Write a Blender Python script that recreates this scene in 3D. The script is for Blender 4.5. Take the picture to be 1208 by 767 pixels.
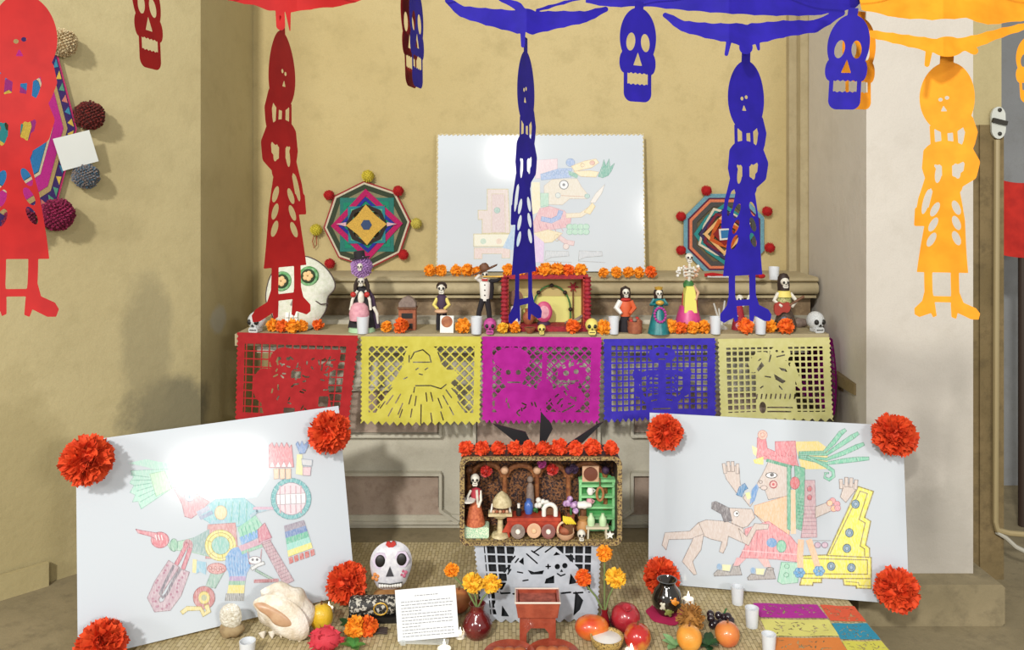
import bpy, math, random
import numpy as np
from mathutils import Vector, Matrix, Euler
for o in list(bpy.data.objects): bpy.data.objects.remove(o)
scn = bpy.context.scene
COL = scn.collection
R = math.radians
random.seed(7)

# ---------------------------------------------------------------- camera
F, CX, HY, CH = 950.0, 604.0, 230.0, 1.588      # focal length in pixels, centre column, horizon row, eye height
cam_d = bpy.data.cameras.new('camera'); cam = bpy.data.objects.new('camera', cam_d); COL.objects.link(cam)
cam.location = (0, 0, CH); cam.rotation_euler = (R(90), 0, 0)
cam_d.sensor_width = 36; cam_d.lens = 36 * F / 1208; cam_d.shift_y = (HY - 383.5) / 1208
cam_d.clip_start = .02
scn.camera = cam

# ---------------------------------------------------------------- light
w = bpy.data.worlds.new('hall_air'); scn.world = w; w.use_nodes = True
w.node_tree.nodes['Background'].inputs[0].default_value = (1.0, .98, .945, 1)
w.node_tree.nodes['Background'].inputs[1].default_value = .50
def lamp(name, loc, target, size, power, col=(1, .965, .905), sizey=None):
    d = bpy.data.lights.new(name, 'AREA'); d.shape = 'RECTANGLE'; d.size = size; d.size_y = sizey or size
    d.energy = power; d.color = col
    o = bpy.data.objects.new(name, d); COL.objects.link(o); o.location = loc
    o.rotation_euler = (Vector(target) - Vector(loc)).to_track_quat('-Z', 'Y').to_euler()
    return o
lamp('ceiling_spot', (-2.5, -5.2, 5.8), (.1, 3.8, .7), .55, 690)
lamp('left_fill', (-5.2, -3.4, 3.4), (1.2, 3.7, 1.2), 1.3, 150, (1, .97, .92))  # broad unseen light added at the left to brighten the pier's side face
lamp('hall_lamp', (2.05, -2.0, 2.32), (-1.1, 3.0, .55), .78, 85, (1, .97, .92), .28)
lamp('far_lamp', (-.2, -2.0, 3.06), (0, 4.2, 1.8), 0.36, 34, (1, .97, .92))
vs = scn.view_settings
vs.view_transform = 'Standard'; vs.look = 'None'; vs.gamma = 1; vs.use_curve_mapping = False; vs.exposure = 0.0

# ---------------------------------------------------------------- helpers
def P(px, py, Y): return Vector(((px - CX) / F * Y, Y, CH - (py - HY) / F * Y))
def PF(px, py, z=0.0):
    Y = F * (CH - z) / (py - HY); return Vector(((px - CX) / F * Y, Y, z))
def lin(c):
    if isinstance(c, str): c = tuple(int(c[i:i+2], 16) for i in (0, 2, 4))
    return tuple(((v/255)/12.92 if v/255 <= .04045 else ((v/255+.055)/1.055)**2.4) for v in c)
_mats = {}; TEXK = [1.0]      # texture scale: 1 for meshes in metres, less for meshes authored in pixels
def M(name, c, rough=.65, c2=None, scale=12, bump=0, bscale=None, metal=0, coat=0, emit=0, trans=0, alpha=1, detail=4, lo=.35, hi=.65, stretch=None, spec=None, k=None):
    if name in _mats: return _mats[name]
    k = TEXK[0] if k is None else k; bscale = (bscale or scale*3)*k; scale = scale*k
    m = bpy.data.materials.new(name); m.use_nodes = True; nt = m.node_tree; b = nt.nodes['Principled BSDF']
    b.inputs['Base Color'].default_value = (*lin(c), 1); b.inputs['Roughness'].default_value = rough
    b.inputs['Metallic'].default_value = metal; b.inputs['Coat Weight'].default_value = coat; b.inputs['Coat Roughness'].default_value = .05
    b.inputs['Transmission Weight'].default_value = trans; b.inputs['Alpha'].default_value = alpha
    if spec is not None: b.inputs['Specular IOR Level'].default_value = spec
    if emit: b.inputs['Emission Color'].default_value = (*lin(c), 1); b.inputs['Emission Strength'].default_value = emit
    if c2 or bump:
        tc = nt.nodes.new('ShaderNodeTexCoord'); vec = tc.outputs['Object']
        if stretch:
            mp = nt.nodes.new('ShaderNodeMapping'); mp.inputs['Scale'].default_value = stretch
            nt.links.new(vec, mp.inputs[0]); vec = mp.outputs[0]
    if c2:
        n = nt.nodes.new('ShaderNodeTexNoise'); n.inputs['Scale'].default_value = scale; n.inputs['Detail'].default_value = detail
        nt.links.new(vec, n.inputs['Vector'])
        r = nt.nodes.new('ShaderNodeValToRGB'); r.color_ramp.elements[0].position = lo; r.color_ramp.elements[1].position = hi
        r.color_ramp.elements[0].color = (*lin(c), 1); r.color_ramp.elements[1].color = (*lin(c2), 1)
        nt.links.new(n.outputs['Fac'], r.inputs[0]); nt.links.new(r.outputs[0], b.inputs['Base Color'])
    if bump:
        n2 = nt.nodes.new('ShaderNodeTexNoise'); n2.inputs['Scale'].default_value = bscale; n2.inputs['Detail'].default_value = 6
        nt.links.new(vec, n2.inputs['Vector'])
        bp = nt.nodes.new('ShaderNodeBump'); bp.inputs['Strength'].default_value = bump; bp.inputs['Distance'].default_value = .01
        nt.links.new(n2.outputs['Fac'], bp.inputs['Height']); nt.links.new(bp.outputs[0], b.inputs['Normal'])
    _mats[name] = m
    return m

class MB:
    """collects shapes into one mesh"""
    def __init__(s): s.v = []; s.f = []; s.c = []
    def add(s, vs_, fs, col=None):
        o = len(s.v); s.v += [tuple(v) for v in vs_]; s.f += [tuple(i+o for i in f) for f in fs]; s.c += [col]*len(fs); return s
    def box(s, c, d, rot=None, bev=0):
        x, y, z = d[0]/2, d[1]/2, d[2]/2
        if bev:
            pts = [(-x+bev, -z), (x-bev, -z), (x, -z+bev), (x, z-bev), (x-bev, z), (-x+bev, z), (-x, z-bev), (-x, -z+bev)]
            vv = [(p[0], -y, p[1]) for p in pts] + [(p[0], y, p[1]) for p in pts]
            ff = [tuple(range(7, -1, -1)) [::-1], tuple(range(8, 16))[::-1]] + [(i, i+8, (i+1) % 8+8, (i+1) % 8)[::-1] for i in range(8)]
        else:
            vv = [(a*x, b*y, e*z) for a in (-1, 1) for b in (-1, 1) for e in (-1, 1)]
            ff = [(0, 1, 3, 2), (4, 6, 7, 5), (0, 4, 5, 1), (2, 3, 7, 6), (0, 2, 6, 4), (1, 5, 7, 3)]
        m = Euler(rot).to_matrix() if rot else Matrix.Identity(3)
        return s.add([m @ Vector(v) + Vector(c) for v in vv], ff)
    def sph(s, c, r, u=14, v=9, rot=None, fn=None):
        if isinstance(r, (int, float)): r = (r, r, r)
        m = Euler(rot).to_matrix() if rot else Matrix.Identity(3)
        vv = []
        for j in range(v+1):
            t = math.pi*j/v
            for i in range(u):
                a = 2*math.pi*i/u; d = Vector((math.sin(t)*math.cos(a), math.sin(t)*math.sin(a), math.cos(t)))
                k = fn(d) if fn else 1
                vv.append(m @ Vector((d.x*r[0]*k, d.y*r[1]*k, d.z*r[2]*k)) + Vector(c))
        ff = [(j*u+i, (j+1)*u+i, (j+1)*u+(i+1) % u, j*u+(i+1) % u) for j in range(v) for i in range(u)]
        return s.add(vv, ff)
    def lathe(s, prof, c=(0, 0, 0), u=18, rot=None, sx=1, sy=1, fn=None):
        m = Euler(rot).to_matrix() if rot else Matrix.Identity(3)
        vv = []; n = len(prof)
        for (r, z) in prof:
            for i in range(u):
                a = 2*math.pi*i/u; k = fn(a, z) if fn else 1
                vv.append(m @ Vector((r*k*math.cos(a)*sx, r*k*math.sin(a)*sy, z)) + Vector(c))
        ff = [(j*u+i, j*u+(i+1) % u, (j+1)*u+(i+1) % u, (j+1)*u+i) for j in range(n-1) for i in range(u)]
        if prof[0][0] > 1e-6: ff.append(tuple(range(u))[::-1])
        if prof[-1][0] > 1e-6: ff.append(tuple((n-1)*u+i for i in range(u)))
        return s.add(vv, ff)
    def tube(s, pts, r, u=8):
        pts = [Vector(p) for p in pts]; n = len(pts)
        if isinstance(r, (int, float)): r = [r]*n
        vv = []; prev = None
        for k, p in enumerate(pts):
            t = (pts[min(k+1, n-1)] - pts[max(k-1, 0)]).normalized()
            if prev is None: prev = t.orthogonal().normalized()
            a = (prev - t*prev.dot(t)); a = a.normalized() if a.length > 1e-9 else t.orthogonal().normalized()
            b = t.cross(a); prev = a
            for i in range(u):
                q = 2*math.pi*i/u; vv.append(p + (a*math.cos(q) + b*math.sin(q))*r[k])
        ff = [(j*u+i, j*u+(i+1) % u, (j+1)*u+(i+1) % u, (j+1)*u+i) for j in range(n-1) for i in range(u)]
        ff += [tuple(range(u))[::-1], tuple((n-1)*u+i for i in range(u))]
        return s.add(vv, ff)
    def prism(s, poly, y0, y1):
        """poly in local x,z, extruded along y"""
        n = len(poly)
        ar = sum(poly[i][0]*poly[(i+1) % n][1]-poly[(i+1) % n][0]*poly[i][1] for i in range(n))
        if ar < 0: poly = poly[::-1]
        vv = [(p[0], y0, p[1]) for p in poly] + [(p[0], y1, p[1]) for p in poly]
        return s.add(vv, [tuple(range(n)), tuple(range(n, 2*n))[::-1]] + [(i, i+n, (i+1) % n+n, (i+1) % n) for i in range(n)])
    def mesh(s, name, mat, smooth=True):
        me = bpy.data.meshes.new(name); me.from_pydata(s.v, [], s.f)
        for mm in (mat if isinstance(mat, (list, tuple)) else [mat]): me.materials.append(mm)
        if smooth:
            me.polygons.foreach_set('use_smooth', [True]*len(me.polygons))
            try: me.set_sharp_from_angle(angle=R(42))
            except Exception: pass
        me.update(); return me
def put(name, me, parent=None, loc=None, rot=None):
    o = bpy.data.objects.new(name, me); COL.objects.link(o)
    if parent: o.parent = parent
    if loc is not None: o.location = loc
    if rot is not None: o.rotation_euler = rot
    return o
def part(name, mb, mat, parent=None, label=None, smooth=True, loc=None, rot=None, kind=None):
    o = put(name, mb.mesh(name, mat, smooth), parent, loc, rot)
    if label: o['label'] = label
    if kind: o['kind'] = kind
    return o
def tag(o, label=None, cat=None, group=None, kind=None):
    if label: o['label'] = label
    if cat: o['category'] = cat
    if group: o['group'] = group
    if kind: o['kind'] = kind
    return o
def thing(name, label, cat, loc, rz=0, group=None, s=1.0, rot=None):
    o = bpy.data.objects.new(name, None); COL.objects.link(o); o.empty_display_size = .02
    o.location = loc; o.rotation_euler = rot or (0, 0, rz); o.scale = (s, s, s)
    return tag(o, label, cat, group)
def struct(name, mb, mat, label=None, cat=None, smooth=False):
    o = part(name, mb, mat, None, None, smooth); return tag(o, label, cat, None, 'structure')
ORD = ['first', 'second', 'third', 'fourth', 'fifth', 'sixth', 'seventh', 'eighth', 'ninth', 'tenth', 'eleventh', 'twelfth']

# ---- 2-D cut paper: signed-distance shapes on a grid, outlined by marching squares
def s_ell(X, Y, cx, cy, rx, ry, a=0):
    c, s = math.cos(R(a)), math.sin(R(a)); x = (X-cx)*c+(Y-cy)*s; y = -(X-cx)*s+(Y-cy)*c
    return (np.sqrt((x/rx)**2+(y/ry)**2)-1)*min(rx, ry)
def s_box(X, Y, x0, y0, x1, y1, r=0):
    dx = np.abs(X-(x0+x1)/2)-(x1-x0)/2+r; dy = np.abs(Y-(y0+y1)/2)-(y1-y0)/2+r
    return np.minimum(np.maximum(dx, dy), 0)+np.hypot(np.maximum(dx, 0), np.maximum(dy, 0))-r
def s_seg(X, Y, pts, r0, r1=None):
    d = None; n = len(pts)-1
    for k in range(n):
        (ax, ay), (bx, by) = pts[k], pts[k+1]; l = (bx-ax)**2+(by-ay)**2+1e-9
        t = np.clip(((X-ax)*(bx-ax)+(Y-ay)*(by-ay))/l, 0, 1)
        rr = r0 if r1 is None else r0+(r1-r0)*(k+t)/n
        q = np.hypot(X-ax-t*(bx-ax), Y-ay-t*(by-ay))-rr
        d = q if d is None else np.minimum(d, q)
    return d
def s_poly(X, Y, pts):
    d = np.full(X.shape, 1e9); ins = np.zeros(X.shape, bool); n = len(pts)
    for k in range(n):
        (ax, ay), (bx, by) = pts[k], pts[(k+1) % n]
        t = np.clip(((X-ax)*(bx-ax)+(Y-ay)*(by-ay))/((bx-ax)**2+(by-ay)**2+1e-9), 0, 1)
        d = np.minimum(d, np.hypot(X-ax-t*(bx-ax), Y-ay-t*(by-ay)))
        if ay != by:
            c = ((ay > Y) != (by > Y)) & (X < (bx-ax)*(Y-ay)/(by-ay)+ax); ins ^= c
    return np.where(ins, -d, d)
def U(*a):
    r = a[0]
    for b in a[1:]: r = np.minimum(r, b)
    return r
def SUB(a, *bs):
    for b in bs: a = np.maximum(a, -b)
    return a
def lat_grid(X, Y, p, t, ox=0, oy=0):
    gx = np.abs((X-ox+p/2) % p-p/2); gy = np.abs((Y-oy+p/2) % p-p/2)
    return np.minimum(gx, gy)-t
def lat_diag(X, Y, p, t, ox=0, oy=0):
    return lat_grid((X+Y)*.7071, (X-Y)*.7071, p, t, ox, oy)
def cut(fn, x0, y0, x1, y1, step):
    """fn(X,Y) signed distance (inside < 0) -> 2-D vertices, faces"""
    nx, ny = int((x1-x0)/step)+1, int((y1-y0)/step)+1
    xs = x0+np.arange(nx)*step; ys = y0+np.arange(ny)*step
    X, Y = np.meshgrid(xs, ys); D = fn(X, Y); D = np.where(np.abs(D) < 1e-5, 1e-5, D)
    D[0, :] = D[-1, :] = D[:, 0] = D[:, -1] = np.maximum(1e-3, np.maximum(np.maximum(D[0].min(), 1e-3), 1e-3))
    I = D < 0
    nc = nx*ny
    th = D[:, :-1]/(D[:, :-1]-D[:, 1:]+1e-12); tv = D[:-1, :]/(D[:-1, :]-D[1:, :]+1e-12)
    hp = np.stack([X[:, :-1]+np.clip(th, 0, 1)*step, Y[:, :-1]], -1).reshape(-1, 2)
    vp = np.stack([X[:-1, :], Y[:-1, :]+np.clip(tv, 0, 1)*step], -1).reshape(-1, 2)
    V = np.concatenate([np.stack([X, Y], -1).reshape(-1, 2), hp, vp])
    j, i = np.meshgrid(np.arange(ny-1), np.arange(nx-1), indexing='ij')
    c = [j*nx+i, j*nx+i+1, (j+1)*nx+i+1, (j+1)*nx+i]
    e = [nc+j*(nx-1)+i, nc+ny*(nx-1)+j*nx+i+1, nc+(j+1)*(nx-1)+i, nc+ny*(nx-1)+j*nx+i]
    case = I[:-1, :-1]*1+I[:-1, 1:]*2+I[1:, 1:]*4+I[1:, :-1]*8
    T = {1: ['c0', 'e0', 'e3'], 2: ['c1', 'e1', 'e0'], 4: ['c2', 'e2', 'e1'], 8: ['c3', 'e3', 'e2'], 3: ['c0', 'c1', 'e1', 'e3'], 6: ['c1', 'c2', 'e2', 'e0'],
         12: ['c2', 'c3', 'e3', 'e1'], 9: ['c3', 'c0', 'e0', 'e2'], 7: ['c0', 'c1', 'c2', 'e2', 'e3'], 14: ['c1', 'c2', 'c3', 'e3', 'e0'], 13: ['c2', 'c3', 'c0', 'e0', 'e1'],
         11: ['c3', 'c0', 'c1', 'e1', 'e2'], 15: ['c0', 'c1', 'c2', 'c3'], 5: ['c0', 'e0', 'e1', 'c2', 'e2', 'e3'], 10: ['c1', 'e1', 'e2', 'c3', 'e3', 'e0']}
    faces = []
    for k, l in T.items():
        m = case == k
        if not m.any(): continue
        faces += np.stack([(c if q[0] == 'c' else e)[int(q[1])][m] for q in l], -1).tolist()
    used = np.zeros(len(V), bool)
    for f in faces: used[f] = True
    idx = np.cumsum(used)-1
    return V[used], [[int(idx[a]) for a in f] for f in faces]
def paper(name, cutres, mapfn, mat, parent=None, label=None):
    V, Fc = cutres
    me = bpy.data.meshes.new(name); me.from_pydata([tuple(mapfn(x, y)) for x, y in V.tolist()], [], Fc)
    me.materials.append(mat); me.polygons.foreach_set('use_smooth', [True]*len(me.polygons)); me.update()
    o = put(name, me, parent)
    if label: o['label'] = label
    return o
def colmat(name, rough=.7, coat=0, noise=.12, scale=300, coatr=.08):
    """a print material: takes its colour from the face colours of the drawing"""
    if name in _mats: return _mats[name]
    m = bpy.data.materials.new(name); m.use_nodes = True; nt = m.node_tree; b = nt.nodes['Principled BSDF']
    a = nt.nodes.new('ShaderNodeVertexColor'); a.layer_name = 'ink'
    n = nt.nodes.new('ShaderNodeTexNoise'); n.inputs['Scale'].default_value = scale; tc = nt.nodes.new('ShaderNodeTexCoord')
    mp = nt.nodes.new('ShaderNodeMapping'); mp.inputs['Rotation'].default_value = (0, R(40), 0); mp.inputs['Scale'].default_value = (1, 1, .25)
    nt.links.new(tc.outputs['Object'], mp.inputs[0]); nt.links.new(mp.outputs[0], n.inputs['Vector'])
    mx = nt.nodes.new('ShaderNodeMix'); mx.data_type = 'RGBA'; mx.inputs['B'].default_value = (.8, .8, .82, 1)
    mr = nt.nodes.new('ShaderNodeMapRange'); mr.inputs['From Min'].default_value = .4; mr.inputs['From Max'].default_value = .75; mr.inputs['To Max'].default_value = noise*4
    nt.links.new(n.outputs['Fac'], mr.inputs[0]); nt.links.new(mr.outputs[0], mx.inputs['Factor']); nt.links.new(a.outputs['Color'], mx.inputs['A'])
    nt.links.new(mx.outputs['Result'], b.inputs['Base Color']); b.inputs['Roughness'].default_value = rough
    b.inputs['Coat Weight'].default_value = coat; b.inputs['Coat Roughness'].default_value = coatr
    _mats[name] = m; return m
def inked(o, mb):
    me = o.data; at = me.color_attributes.new('ink', 'FLOAT_COLOR', 'CORNER')
    buf = []
    for p, c in zip(me.polygons, mb.c): buf += [*lin(c), 1.0]*p.loop_total
    at.data.foreach_set('color', buf)
# ================================================================ the setting
def plaster(name, c1, c2, c3, s1=1.3, s2=7, rough=.85, bump=.25, stain=.5, spots=()):
    m = bpy.data.materials.new(name); m.use_nodes = True; nt = m.node_tree; b = nt.nodes['Principled BSDF']; L = nt.links.new
    tc = nt.nodes.new('ShaderNodeTexCoord')
    def noise(sc, det=5, rg=.6):
        n = nt.nodes.new('ShaderNodeTexNoise'); n.inputs['Scale'].default_value = sc; n.inputs['Detail'].default_value = det; n.inputs['Roughness'].default_value = rg
        L(tc.outputs['Object'], n.inputs['Vector']); return n.outputs['Fac']
    def ramp(x, lo, hi, a=0., z=1.):
        r = nt.nodes.new('ShaderNodeMapRange'); r.inputs[1].default_value = lo; r.inputs[2].default_value = hi; r.inputs[3].default_value = a; r.inputs[4].default_value = z
        L(x, r.inputs[0]); return r.outputs[0]
    def mix(f, a, bcol):
        x = nt.nodes.new('ShaderNodeMix'); x.data_type = 'RGBA'; L(f, x.inputs['Factor'])
        if isinstance(a, tuple): x.inputs['A'].default_value = (*a, 1)
        else: L(a, x.inputs['A'])
        x.inputs['B'].default_value = (*bcol, 1); return x.outputs['Result']
    c = mix(ramp(noise(s1), .35, .65), lin(c1), lin(c2))
    c = mix(ramp(noise(s2, 8, .7), .5, .72, 0, stain), c, lin(c3))
    c = mix(ramp(noise(160, 2), .45, .75, 0, .25), c, tuple(v*.72 for v in lin(c1)))
    for (cen, rad, colr, st) in spots:      # a damp stain with its own ragged outline
        mp = nt.nodes.new('ShaderNodeMapping'); mp.vector_type = 'TEXTURE'; mp.inputs['Location'].default_value = cen; mp.inputs['Scale'].default_value = rad
        L(tc.outputs['Object'], mp.inputs[0]); ln = nt.nodes.new('ShaderNodeVectorMath'); ln.operation = 'LENGTH'; L(mp.outputs[0], ln.inputs[0])
        ad = nt.nodes.new('ShaderNodeMath'); L(ln.outputs['Value'], ad.inputs[0]); n3 = ramp(noise(6, 8, .7), 0, 1, -.55, .55); L(n3, ad.inputs[1])
        c = mix(ramp(ad.outputs[0], .7, 1.1, st, 0), c, lin(colr))
    L(c, b.inputs['Base Color']); b.inputs['Roughness'].default_value = rough
    bp = nt.nodes.new('ShaderNodeBump'); bp.inputs['Strength'].default_value = bump; bp.inputs['Distance'].default_value = .012
    L(noise(22, 8, .65), bp.inputs['Height']); L(bp.outputs[0], b.inputs['Normal'])
    return m
PL_L = plaster('ochre_plaster_left', 'b8ab80', 'afa176', '9c8f66', stain=.4, spots=[((-1.55, 3.65, .62), (.22, .22, .16), '6f6a54', .8), ((-1.62, 3.58, .90), (.12, .12, .35), '8d8464', .6), ((-1.44, 3.95, .98), (.4, .10, .07), 'b0b0a4', .7), ((-2.0, 3.2, .35), (.25, .25, .5), '9d9066', .6)])
PL_B = plaster('ochre_plaster_back', 'b3a170', 'bcab7c', '9c8d60', s1=1.0)
PL_W = plaster('whitewashed_plaster', 'ccc6bc', 'c3bdb3', 'b5aea1', s1=.9, s2=4, spots=[((1.75, 3.4, .12), (.22, .3, .30), 'a19c92', .6), ((1.9, 3.4, .45), (.08, .2, .4), 'ada89e', .5), ((1.54, 3.7, .55), (.2, .22, .20), '8f877a', .8)])
STONE = plaster('grey_altar_stone', 'bcb8a8', 'c4c0b0', 'a6a08e', s1=2, s2=12)
MARB = plaster('veined_pink_marble', 'b09e90', 'a08e80', '8c786c', s1=6, s2=22, rough=.4, stain=.8)
FRZ = plaster('brown_veined_frieze', '8a7558', '6e5a44', 'a08a6a', s1=9, s2=30, rough=.45, stain=.8)
LEDG = plaster('cream_ledge_stone', 'b3a684', 'a59775', '8f8262', s1=3, s2=14)
FLR = plaster('worn_brown_floor_stone', '948769', '7f7458', '6a604a', s1=3, s2=14, stain=.7)
BRN = plaster('rough_brown_stone', '86734f', '71613f', '5b4d34', s1=4, s2=16, stain=.7, bump=.5)
GRY = plaster('grey_back_wall', '8d8f90', '7f8182', '74736e')

def wallquad(name, pts, mat, thick=.08, label=None, cat=None):
    """a wall slab along a polyline of (X,Y) with z0,z1"""
    (x0, y0), (x1, y1), z0, z1 = pts
    d = Vector((x1-x0, y1-y0, 0)).normalized(); n = Vector((-d.y, d.x, 0))*thick
    a, b = Vector((x0, y0, 0)), Vector((x1, y1, 0)); q = []
    for z in (z0, z1):
        for p in (a, b, b+n, a+n): q.append((p.x, p.y, z))
    mb = MB().add(q, [(0, 1, 5, 4), (1, 2, 6, 5), (2, 3, 7, 6), (3, 0, 4, 7), (4, 5, 6, 7), (3, 2, 1, 0)])
    return struct(name, mb, mat, label, cat)
ZT = 3.3
FZ = -.18
wallquad('wall_left', ((-3.3, 1.9), (-1.45, 3.75), FZ, ZT), PL_L, label='ochre plaster wall angling toward the viewer at the left', cat='wall')
wallquad('wall_reveal', ((-1.45, 3.751), (-1.417, 4.40), FZ, ZT), PL_L, label='darker plaster return between the left wall and the niche', cat='wall')
wallquad('wall_back', ((-1.46, 4.405), (1.75, 4.405), FZ, ZT), PL_B, label='ochre plaster niche wall behind the altar', cat='wall')
wallquad('baseboard_left', ((-3.0, 2.18), (-1.895, 3.285), FZ, .095), PL_L, thick=-.02, label='low plaster plinth along the foot of the left wall', cat='baseboard')
# niche edge on the right: three thin vertical mouldings
mb = MB()
for x0, x1, y in ((1.50, 1.545, 4.36), (1.54, 1.585, 4.30), (1.58, 1.66, 4.22)): mb.box(((x0+x1)/2, y+.06, 1.55), (x1-x0, .12, 3.46))
struct('trim_1', mb, LEDG, 'stepped stone moulding down the right edge of the niche', 'moulding')
# white pier
mb = MB().add([(1.496, 3.40, FZ), (1.947, 3.40, FZ), (1.947, 4.5, FZ), (1.60, 4.5, FZ), (1.572, 4.2, FZ), (1.496, 3.40, ZT), (1.947, 3.40, ZT), (1.947, 4.5, ZT), (1.60, 4.5, ZT), (1.572, 4.2, ZT)],
              [(0, 1, 6, 5), (1, 2, 7, 6), (2, 3, 8, 7), (3, 4, 9, 8), (4, 0, 5, 9), (5, 6, 7, 8, 9)])
struct('wall_pier', mb, PL_W, 'whitewashed pier to the right of the altar', 'pier')
mb = MB().box((1.72, 3.42, -.095), (.60, .24, .17), bev=.012)
struct('pier_base', mb, FLR, 'worn stone block at the foot of the white pier', 'stone base')
mb = MB().box((1.56, 3.66, .735), (.12, .26, .05)).box((1.57, 3.66, .695), (.09, .22, .03))
struct('pier_corbel', mb, BRN, 'dark stone ledge stub on the side of the white pier', 'corbel')
# passage right of the pier
struct('wall_right', MB().box((2.205, 3.755, .86), (.11, .11, 2.1)).box((2.05, 3.765, .86), (.22, .11, 2.1)), BRN, 'rough brown stone jamb at the right edge', 'wall')
struct('wall_right_upper', MB().box((2.09, 3.77, 2.62), (.33, .12, 1.42)), PL_L, 'pale plaster above the brown stone jamb at right', 'wall')
wallquad('wall_far', ((2.0, 4.9), (4.2, 4.9), FZ, ZT), GRY, label='grey wall seen through the gap at the far right', cat='wall')
struct('floor', MB().box((0, 3.2, FZ-.05), (9, 6.4, .1)), FLR, 'worn brown stone floor', 'floor')
struct('floor_step', MB().box((-.60, 2.95, FZ/2), (3.834, 1.90, -FZ-.002)), FLR, 'low stone step that carries the altar and the offerings', 'step')

# ---------------- altar
AX0, AX1 = -1.27, 1.452; AZ = .951; AY = 3.69; FY = 3.86
al = thing('stone_altar', 'grey stone altar with framed marble panels behind the paper banners', 'altar', (0, 0, 0)); al['kind'] = 'structure'
part('altar_body', MB().box((.095, FY+.26, .44), (2.43, .52, .878)), STONE, al, smooth=False)
part('altar_table', MB().box(((AX0+AX1)/2, (AY+4.36)/2, AZ-.027), (AX1-AX0, 4.36-AY, .054), bev=0), LEDG, al, smooth=False)
part('table_cornice', MB().box((.095, AY+.12, AZ-.075), (2.56, .14, .042)), STONE, al, smooth=False)
part('altar_plinth', MB().box((.095, FY+.0, .03), (2.46, .04, .06)), STONE, al, smooth=False)
def fpan(name, pts):
    pp = [P(x, y, FY-.01) for x, y in pts]; poly = [(p.x, p.z) for p in pp]; n = len(poly)
    cx = sum(p[0] for p in poly)/n; cz = sum(p[1] for p in poly)/n
    inner = [(cx+(x-cx)*(1-.012/max(abs(x-cx), .02)), cz+(z-cz)*(1-.012/max(abs(z-cz), .02))) for x, z in poly]
    o = part(name, MB().prism(inner, FY-.012, FY+.01), MARB, al, 'veined pinkish marble panel', smooth=False)
    mb = MB()
    for i in range(n):
        a, b = poly[i], poly[(i+1) % n]; dx, dz = b[0]-a[0], b[1]-a[1]; l = math.hypot(dx, dz)
        mb.box(((a[0]+b[0])/2, FY-.012, (a[1]+b[1])/2), (l+.004, .05-.001*i, .014), rot=(0, -math.atan2(dz, dx), 0))
    part('panel_frame', mb, STONE, o, smooth=False)
fpan('marble_panel', [(330, 558), (520, 558), (520, 601), (541, 615), (330, 615)])
fpan('marble_panel', [(330, 458), (520, 458), (520, 513), (330, 513)])
fpan('marble_panel', [(745, 558), (930, 558), (930, 615), (724, 615), (745, 601)])
fpan('marble_panel', [(745, 458), (930, 458), (930, 513), (745, 513)])
fpan('marble_panel', [(560, 458), (706, 458), (706, 600), (560, 600)])
# ---------------- ledge (retable step) behind the table
lg = thing('stone_ledge', 'moulded cream stone ledge above the altar table', 'ledge', (0, 0, 0)); lg['kind'] = 'structure'
LX0, LX1 = -1.15, 1.54; LZ = 1.1745; LY = 4.05
def extr(prof): return [(y, z) for y, z in prof]
prof = [(4.40, LZ), (LY+.01, LZ), (LY-.005, LZ-.006), (LY-.005, LZ-.018), (LY+.004, LZ-.024)] + [(LY+.02+.03*math.sin(t)*-1, LZ-.058+.03*math.cos(t)) for t in [R(a) for a in range(0, 181, 20)]] + \
       [(LY+.05, LZ-.092), (LY+.025, LZ-.096), (LY+.025, LZ-.108), (LY+.09, LZ-.108), (4.40, LZ-.108)]
n = len(prof)
mb = MB().add([(LX0, y, z) for y, z in prof]+[(LX1, y, z) for y, z in prof], [(i, (i+1) % n, (i+1) % n+n, i+n)[::-1] for i in range(n)]+[tuple(range(n))[::-1], tuple(range(n, 2*n))])
part('ledge_moulding', mb, LEDG, lg)
part('frieze', MB().box(((LX0+LX1)/2, LY+.215, LZ-.155), (LX1-LX0-.02, .27, .096)), FRZ, lg, 'brown veined marble band', smooth=False)
part('lower_band', MB().box(((LX0+LX1)/2, 4.17, (AZ+LZ-.203)/2), (LX1-LX0-.01, .40, LZ-.203-AZ)), STONE, lg, smooth=False)
# ---------------- woven mat
m = bpy.data.materials.new('woven_straw'); m.use_nodes = True; nt = m.node_tree; b = nt.nodes['Principled BSDF']; b.inputs['Roughness'].default_value = .8
tc = nt.nodes.new('ShaderNodeTexCoord'); mp = nt.nodes.new('ShaderNodeMapping'); mp.inputs['Scale'].default_value = (1, .45, 1)
ck = nt.nodes.new('ShaderNodeTexBrick'); ck.inputs['Scale'].default_value = 34; ck.inputs['Color1'].default_value = (*lin('bfb089'), 1); ck.inputs['Color2'].default_value = (*lin('ad9d72'), 1)
ck.inputs['Mortar'].default_value = (*lin('8a7a55'), 1); ck.inputs['Mortar Size'].default_value = .035; ck.inputs['Brick Width'].default_value = .7; ck.inputs['Row Height'].default_value = .5; ck.inputs['Mortar Smooth'].default_value = .6
mp.inputs['Rotation'].default_value = (0, 0, R(90))
nt.links.new(tc.outputs['Object'], mp.inputs[0]); nt.links.new(mp.outputs[0], ck.inputs['Vector']); nt.links.new(ck.outputs['Color'], b.inputs['Base Color'])
bp = nt.nodes.new('ShaderNodeBump'); bp.inputs['Strength'].default_value = .7; bp.inputs['Distance'].default_value = .006; bp.invert = True
nt.links.new(ck.outputs['Fac'], bp.inputs['Height']); nt.links.new(bp.outputs[0], b.inputs['Normal'])
STRAW = m
mt = part('woven_mat', MB().box((-.0, 2.83, .005), (2.62, 1.66, .008)), STRAW, None, smooth=False)
tag(mt, 'straw-coloured woven petate mat under the offerings', 'mat')
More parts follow.
